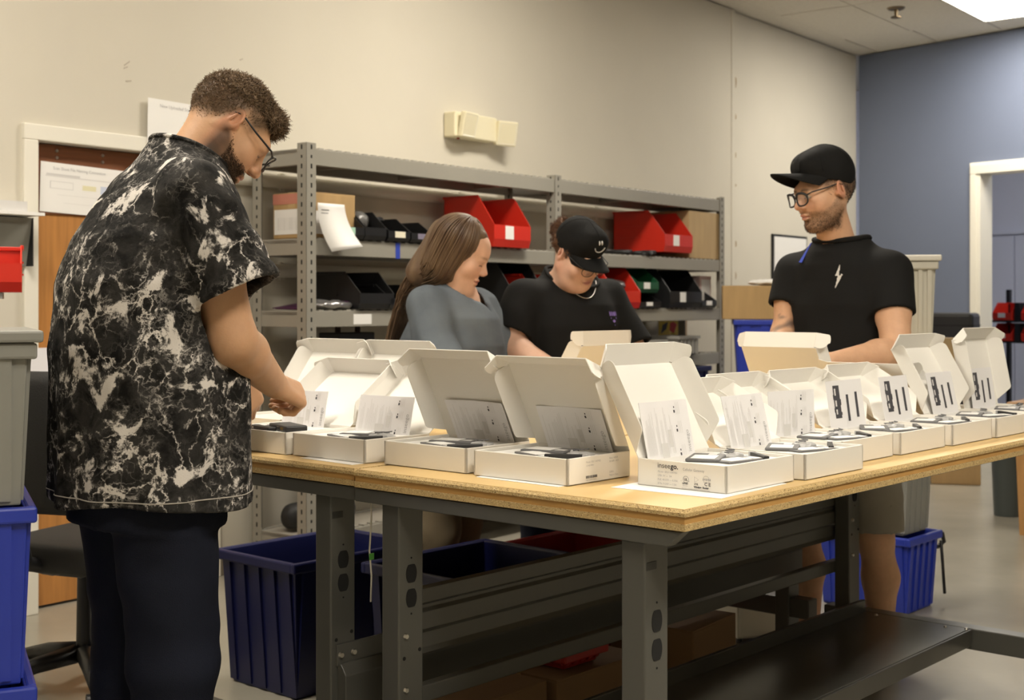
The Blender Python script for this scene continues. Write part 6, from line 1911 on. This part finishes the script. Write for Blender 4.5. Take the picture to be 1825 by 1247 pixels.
strands(p2, p2.body, p2.V, 3500, lambda q: 0.006+0*q[:, 0], lambda q: np.clip((q[:, 2]-line1(q)+0.01)/0.02, 0, 1)*(q[:, 2] < 0.06)*(q[:, 1] < 0.03)*(np.abs(q[:, 0]) < 0.078), mat('hair_dark_brown', (0.035, 0.022, 0.014), 0.6), 'cropped_hair', 0.0008, 0.6, (0, -0.2, -0.8), 7)
strands(p2, p2.body, p2.V, 5000, lambda q: 0.0030+0.003*np.clip((-0.06-q[:, 2])/0.04, 0, 1), beardp, mat('stubble_brown', (0.10, 0.058, 0.032), 0.7), 'beard', 0.0006, 0.5, (0, 0.2, -0.6), 6)
glasses(p2, M_BLACK, y=0.116, thick=1.5, r=0.0019, w2=0.0265, hgt=0.0205, zc=-0.003)
# blue lanyard on the far shoulder
lt = MB()
lt.plate([on_cloth(so, 0.085, 1.520, -0.05, 0.3, 0.004), on_cloth(so, 0.100, 1.515, -0.05, 0.3, 0.004), on_cloth(so, 0.118, 1.450, -0.05, 0.3, 0.006), on_cloth(so, 0.103, 1.448, -0.05, 0.3, 0.006)], 0.0018)
lt.build('lanyard', mat('lanyard_blue', (0.025, 0.06, 0.48), 0.5), p2.e)

# he stands just past the bench ends
_s = 1.0315
p2.e.location = p2.base*_s+Vector((0, 0, (1-_s)*EYE)); p2.e.scale = (_s, _s, _s)

# ---------------------------------------------------------------- person 3: long brown hair, slate shirt
p3 = Person((-0.245, 4.87), 112, 'woman with long brown hair in a faded slate-blue shirt looking down')
b3 = p3.body
HC = A(p3.LP(822, 452, 4.80)); NB = A((0, 0.05, 1.33))
Rs = A(p3.LP(760, 545, 4.70)); Re = A(p3.LP(790, 664, 4.56)); Rw = A(p3.LP(876, 706, 4.50))
Ls = A((-0.175, 0.06, 1.29)); Le = A((-0.22, 0.17, 1.06)); Lw = A((-0.10, 0.36, 1.04))
b3.loft([(0.80, 0, 0, 0.15, 0.12), (1.1, 0, 0, 0.15, 0.12), (1.28, 0, 0.02, 0.14, 0.10), (1.36, 0, 0.05, 0.07, 0.06)], k=0.03)
b3.cap(tuple(NB-A((0, 0.025, 0.05))), tuple(HC+A((0, -0.035, -0.03))), 0.060, 0.054, k=0.035)
for s in (-1, 1): b3.cap((0, 0.04, 1.335), (s*0.14, 0.05, 1.31), 0.04, 0.04, k=0.05)
b3.ell((0, 0.085, 1.265), (0.070, 0.040, 0.05), k=0.04)
head(p3, HC, -14, 27, 0, 1.03, female=True, lips=(0.55, 0.20, 0.17), brow=(0.20, 0.12, 0.07), ear_red=0.1, jaw=1.08)
b3.ell(tuple(head_pt(p3, (0, 0.038, -0.098))), (0.046, 0.040, 0.030), k=0.035)
arm(p3, Rs, Re, Rw, 0.050, 0.046, 0.028); arm(p3, Ls, Le, Lw, 0.056, 0.046, 0.028)
hand(p3, Rw, Rw-Re, (0.1, -0.2, 0.9), 1, ((30, 35, 20),)*4, sc=0.92); hand(p3, Lw, Lw-Le, (-0.1, -0.2, 0.9), -1, ((30, 35, 20),)*4, sc=0.92)
p3.finish((-0.48, -0.30, 0.78), (0.48, 0.58, 1.75), 0.008, (0.76, 0.46, 0.32), M_SKIN)
def faded():
    return mat('slate_faded_cotton', (0.150, 0.172, 0.195), 0.9, col2=(0.085, 0.100, 0.120), vscale=5, bump=0.3, bscale=350, spec=0.15)
TORSO3 = [(0.75, 0, 0.0, 0.215, 0.185), (1.00, 0, 0.0, 0.212, 0.185), (1.15, 0, 0.020, 0.205, 0.190), (1.25, 0, 0.035, 0.182, 0.160), (1.31, 0, 0.040, 0.150, 0.120), (1.355, 0, 0.045, 0.105, 0.088), (1.41, 0, 0.05, 0.080, 0.074)]
def fold3(p): return 0.006*noise3(p*A((1, 1, 0.7)), 9)+0.0045*np.sin((p[:, 2]+p[:, 1]*0.9)*48+2*np.sin(p[:, 1]*20))*np.clip((p[:, 0]-0.08)*7, 0, 1)*np.clip((p[:, 1]+0.05)*8, 0, 1)
def cut3(p):
    v = plane_cut(p, (0, 0.06, 1.370), (0, 0.55, 0.835))
    v = np.maximum(v, np.where(p[:, 1] > 0.07, p[:, 2]-1.275-np.abs(p[:, 0])*1.35, -1))
    return np.maximum(0.80-p[:, 2], v)
f3, so = shirt(TORSO3, [((s*0.06, 0.04, 1.310), tuple(S0), 0.055, 0.064) for s, S0 in ((1, Rs), (-1, Ls))],
               [(S0, S0+(E0-S0)*0.95, 0.072, 0.086) for S0, E0 in ((Rs, Re), (Ls, Le))], fold3, 0.018, cut3, 2.2, open_ends=False)
sdf_obj('slate_shirt', f3, (-0.42, -0.28, 0.76), (0.42, 0.36, 1.45), 0.006, faded(), p3.e)
tr = Sdf()
tr.loft([(0.78, 0, 0, 0.185, 0.165), (0.98, 0, 0, 0.19, 0.165)], k=0.03)
for s in (-1, 1): tr.cap((s*0.09, 0, 0.84), (s*0.10, 0.01, 0.48), 0.112, 0.085, k=0.02); tr.cap((s*0.10, 0.01, 0.48), (s*0.10, -0.01, 0.06), 0.085, 0.065, k=0.02)
tr.fn(lambda p: 0.005*noise3(p, 14), mode='d')
tr.fn(lambda p: np.maximum(0.03-p[:, 2], p[:, 2]-0.96), mode='i', k=0.003)
sdf_obj('khaki_trousers', tr, (-0.25, -0.22, 0.0), (0.25, 0.22, 1.0), 0.012, cloth('khaki_twill', (0.24, 0.19, 0.12), 0.4, 300), p3.e)
shoes(p3, ((0.10, 0.0, -6), (-0.10, 0.0, 6)), M_BLACK)
# pendant necklace
nk = MB(); pts = [on_cloth(b3, float(x), float(1.262+abs(x)*1.3), 0.0, 0.135, 0.002) for x in np.linspace(-0.04, 0.04, 9)]
nk.tube(pts, 0.0012, 5); nk.build('necklace', M_STEEL, p3.e, smooth=True)
# hair: a solid under-layer and combed strands down the back
M_HAIR3 = mat('hair_long_brown', (0.085, 0.047, 0.027), 0.45, col2=(0.165, 0.105, 0.058), vscale=26, stretch=(1, 1, 0.25), bump=0.3, bscale=200, spec=0.45)
hr = Sdf(); hr.ell((0, -0.022, 0.036), (0.0845, 0.104, 0.094), k=0.01)
for s in (-1, 1):
    hr.cap((s*0.066, -0.016, 0.04), (s*0.068, -0.026, -0.09), 0.022, 0.022, k=0.03)
hr.cap((0, -0.075, 0.02), (0, -0.095, -0.12), 0.062, 0.060, k=0.04)
def face_cut(p):       # opens the hair in front of the ears
    return (p[:, 1]-np.interp(p[:, 2], [-0.16, -0.06, 0.0, 0.05, 0.085, 0.12], [0.030, 0.036, 0.050, 0.072, 0.090, 0.15]))-0.03*np.clip(0.02-np.abs(p[:, 0]), 0, 1)
hr.fn(lambda p: 0.003*noise3(p*A((1, 1, 0.2)), 60), mode='d')
hr.fn(face_cut, mode='i', k=0.008)
Rm, c, sc = p3.headT
hair = sdf_obj('hair', head_sdf(p3, hr), tuple(c-0.24), tuple(c+0.20), 0.0042, M_HAIR3, p3.e)
rnd = random.Random(11); st = MB()
hgeo = hr
backw = [A((-0.05, -0.13, 1.40)), A((-0.06, -0.215, 1.25)), A((-0.05, -0.235, 1.10)), A((-0.05, -0.235, 0.98))]
for i in range(950):
    a = rnd.uniform(-1, 1); side = 1 if a > 0 else -1
    # root on the crown near the parting, then over the side or back of the head
    ang = R(rnd.uniform(34, 200)) if rnd.random() < 0.75 else R(rnd.uniform(28, 75))
    rr = 1.0+rnd.uniform(0.0, 0.03)
    x0 = rnd.uniform(0.004, 0.02)*side
    pts = []
    hx = math.sin(ang)*side; hy = math.cos(ang)
    for t in np.linspace(0.08, 1.0, 7):
        th = t*math.pi/2*1.05
        pts.append(A((x0+0.086*hx*math.sin(th), -0.022+0.105*hy*math.sin(th)*(0.8 if hy > 0 else 1), 0.036+0.095*math.cos(th)))*A((rr, rr, rr)))
    pts = [head_pt(p3, q) for q in pts]
    # fall: sides hang past the jaw to the shoulder blade, back hair runs down the spine
    end = pts[-1]
    front = hy > 0.05
    tgt = A((side*rnd.uniform(0.02, 0.11), rnd.uniform(-0.02, 0.03) if front else -0.16+rnd.uniform(-0.03, 0.02), 1.36+rnd.uniform(-0.01, 0.03))) if rnd.random() < 0.45 else None
    drop = head_pt(p3, (0.086*hx*1.02+0.004*side, -0.025+0.105*hy*(0.62 if front else 0.95), -0.095+rnd.uniform(-0.02, 0.02)))
    pts.append(end*0.45+drop*0.55+A((0, 0, 0.005))); pts.append(drop)
    spine = A((rnd.uniform(-0.12, 0.07), -0.165+rnd.uniform(-0.012, 0.012), 1.32)); low = A((rnd.uniform(-0.10, 0.06), -0.215+rnd.uniform(-0.012, 0.008), 1.17+rnd.uniform(-0.03, 0.03)))
    pts.append(drop*0.5+spine*0.5+A((0, -0.010, 0.012))); pts.append(spine); pts.append(low); pts.append(A((low[0]+rnd.uniform(-.02, .02), -0.228+rnd.uniform(-.01, .005), 1.0+rnd.uniform(-0.05, 0.08))))
    # smooth by one Chaikin pass
    for _ in range(1):
        q = [pts[0]]
        for u_, v_ in zip(pts[:-1], pts[1:]): q += [u_*0.75+v_*0.25, u_*0.25+v_*0.75]
        pts = q+[pts[-1]]
    n_ = len(pts)
    st.tube([tuple(float(v) for v in q) for q in pts], [0.0023*(1-0.6*k/n_)+0.0005 for k in range(n_)], 4)
o = st.build('hair_strands', M_HAIR3, p3.e, smooth=True); o['kind'] = 'stuff'

# ---------------------------------------------------------------- person 4: smiley cap, black shirt
p4 = Person((0.205, 5.22), 148, 'person in a black smiley cap and black shirt with a chain, head bowed')
b4 = p4.body
HC = A(p4.LP(1030, 453, 5.06)); NB = A((0, 0.03, 1.37))
Rs = A((0.195, 0.02, 1.325)); Ls = A((-0.195, 0.02, 1.325))
Re = A(p4.LP(905, 618, 5.00)); Rw = A(p4.LP(985, 655, 4.86)); Le = A((-0.27, 0.13, 1.08)); Lw = A((-0.12, 0.33, 1.05))
b4.loft([(0.85, 0, 0, 0.15, 0.11), (1.2, 0, 0, 0.16, 0.11), (1.33, 0, 0.01, 0.14, 0.09), (1.40, 0, 0.02, 0.07, 0.06)], k=0.03)
b4.cap(tuple(NB-A((0, 0.02, 0.05))), tuple(HC+A((0, -0.035, -0.02))), 0.074, 0.066, k=0.06)
for s in (-1, 1): b4.cap((0, 0.01, 1.37), (s*0.15, 0.02, 1.34), 0.045, 0.045, k=0.05)
head(p4, HC, -10, 35, 6, 1.00, female=True, lips=(0.50, 0.20, 0.21), ear_red=0.25, jaw=1.14, brow=(0.16, 0.1, 0.06), forehead=False)
b4.ell(tuple(head_pt(p4, (0, 0.030, -0.098))), (0.055, 0.045, 0.035), k=0.05)
arm(p4, Rs, Re, Rw, 0.062, 0.054, 0.031); arm(p4, Ls, Le, Lw, 0.062, 0.052, 0.030)
hand(p4, Rw, Rw-Re, (0, -0.2, 0.9), 1, ((30, 35, 20),)*4, sc=0.95); hand(p4, Lw, Lw-Le, (0, -0.2, 0.9), -1, ((30, 35, 20),)*4, sc=0.95)
p4.finish((-0.52, -0.30, 0.78), (0.52, 0.58, 1.75), 0.0085, (0.78, 0.49, 0.36), M_SKIN)
TORSO4 = [(0.80, 0, 0.0, 0.235, 0.185), (1.05, 0, 0.0, 0.232, 0.185), (1.22, 0, 0.01, 0.226, 0.178), (1.30, 0, 0.015, 0.208, 0.150), (1.36, 0, 0.018, 0.160, 0.115), (1.40, 0, 0.02, 0.110, 0.094), (1.45, 0, 0.025, 0.090, 0.086)]
def fold4(p): return 0.007*noise3(p*A((1, 1, 0.7)), 10)
def cut4(p): return np.maximum(0.84-p[:, 2], plane_cut(p, (0, 0.05, 1.412), (0, 0.50, 0.866)))
f4, so = shirt(TORSO4, [((s*0.07, 0.015, 1.345), tuple(S0), 0.060, 0.068) for s, S0 in ((1, Rs), (-1, Ls))],
               [(S0, S0+(E0-S0)*0.80, 0.076, 0.092) for S0, E0 in ((Rs, Re), (Ls, Le))], fold4, 0.017, cut4)
collar_ring(p4, so, (0, 0.05, 1.412), (0, 0.50, 0.866), M_BT, 0.008)
sdf_obj('black_shirt', f4, (-0.50, -0.28, 0.80), (0.50, 0.36, 1.50), 0.0064, M_BT, p4.e)
tr = Sdf()
tr.loft([(0.80, 0, 0, 0.205, 0.165), (1.0, 0, 0, 0.21, 0.165)], k=0.03)
for s in (-1, 1): tr.cap((s*0.10, 0, 0.84), (s*0.105, 0.01, 0.48), 0.12, 0.09, k=0.02); tr.cap((s*0.105, 0.01, 0.48), (s*0.105, -0.01, 0.06), 0.09, 0.07, k=0.02)
tr.fn(lambda p: np.maximum(0.03-p[:, 2], p[:, 2]-0.98), mode='i', k=0.003)
sdf_obj('blue_jeans', tr, (-0.27, -0.22, 0.0), (0.27, 0.22, 1.02), 0.013, cloth('indigo_denim', (0.018, 0.028, 0.06), 0.4, 300), p4.e)
shoes(p4, ((0.105, 0.0, -6), (-0.105, 0.0, 6)), M_BLACK)
hat, dome = cap_hat(p4, M_CAP, None, tilt=0.02, zb=0.030, brim_len=0.086, brim_droop=0.024, up=0.006)
M_WPRINT = mat('print_white', (0.62, 0.60, 0.57), 0.7)
sm = head_mb(p4)
def smile_pts(pts, r):
    sm.tube([on_dome(p4, dome, x-0.004, z, 0.0008) for x, z in pts], r, 5)
smile_pts([(0.026*math.sin(t), 0.092-0.023*math.cos(t)) for t in np.linspace(-1.35, 1.35, 13)], 0.0021)
smile_pts([(-0.0065, 0.098), (-0.0065, 0.105), (-0.0065, 0.112)], [0.003, 0.0046, 0.003]); smile_pts([(0.0065, 0.098), (0.0065, 0.105), (0.0065, 0.112)], [0.0022, 0.0036, 0.0022])
sm.build('smiley_embroidery', M_WPRINT, hat, smooth=True)
glasses(p4, M_BLACK, y=0.116, r=0.0014, zc=-0.004)
# bun, side hair
hr = Sdf(); hr.ell((0.0, -0.134, 0.045), (0.026, 0.026, 0.028), k=0.01).ell((0.014, -0.140, 0.022), (0.022, 0.02, 0.022), k=0.01)
hr.ell((0, -0.045, 0.02), (0.080, 0.072, 0.060), k=0.02); hr.cap((0.075, 0.018, 0.03), (0.076, 0.016, 0.0), 0.007, 0.004, k=0.01); hr.cap((-0.075, 0.018, 0.03), (-0.076, 0.016, 0.0), 0.007, 0.004, k=0.01)
hr.fn(lambda p: 0.006*noise3(p, 60), mode='d')
Rm, c, sc = p4.headT
sdf_obj('hair', head_sdf(p4, hr), tuple(c-0.22), tuple(c+0.20), 0.0045, mat('hair_auburn', (0.13, 0.060, 0.028), 0.6, var=0.4, vscale=60, bump=0.6, bscale=150), p4.e)
strands(p4, head_sdf(p4, hr), LASTV, 3500, lambda q: 0.016+0*q[:, 0], lambda q: (q[:, 1] < -0.09)*1.0+(np.abs(q[:, 0]) > 0.07)*0.5, MATS['hair_auburn'], 'bun_strands', 0.0009, 1.1, (0, 0, -0.2), 8)
# chain and chest print
ck = MB(); pts = []
for x in np.linspace(-0.085, 0.085, 17):
    z = 1.325+10*x*x
    pts.append(on_cloth(so, float(x), float(min(z, 1.395)), -0.02, 0.35, 0.002))
ck.tube(pts, 0.0016, 6); ck.build('chain', M_STEEL, p4.e, smooth=True)
M_PUR = mat('print_purple', (0.24, 0.16, 0.50), 0.7)
polys = []
rnd = random.Random(5)
for k in range(5): polys.append([(-0.100-0.011*k, 1.258), (-0.109-0.011*k, 1.258), (-0.109-0.011*k, 1.272), (-0.100-0.011*k, 1.274)])
polys.append([(-0.112, 1.236), (-0.126, 1.230), (-0.140, 1.236), (-0.126, 1.244)])
for k in range(5):
    x = -0.105-0.010*k; z = 1.238-0.004*abs(k-2)*-1-0.006*(k % 2); polys.append([(x, z), (x-0.004, z), (x-0.004, z+0.004), (x, z+0.004)])
polys.append([(-0.124, 1.218), (-0.130, 1.218), (-0.127, 1.226)])
decal(p4, so, polys, 'chest_print', M_PUR)
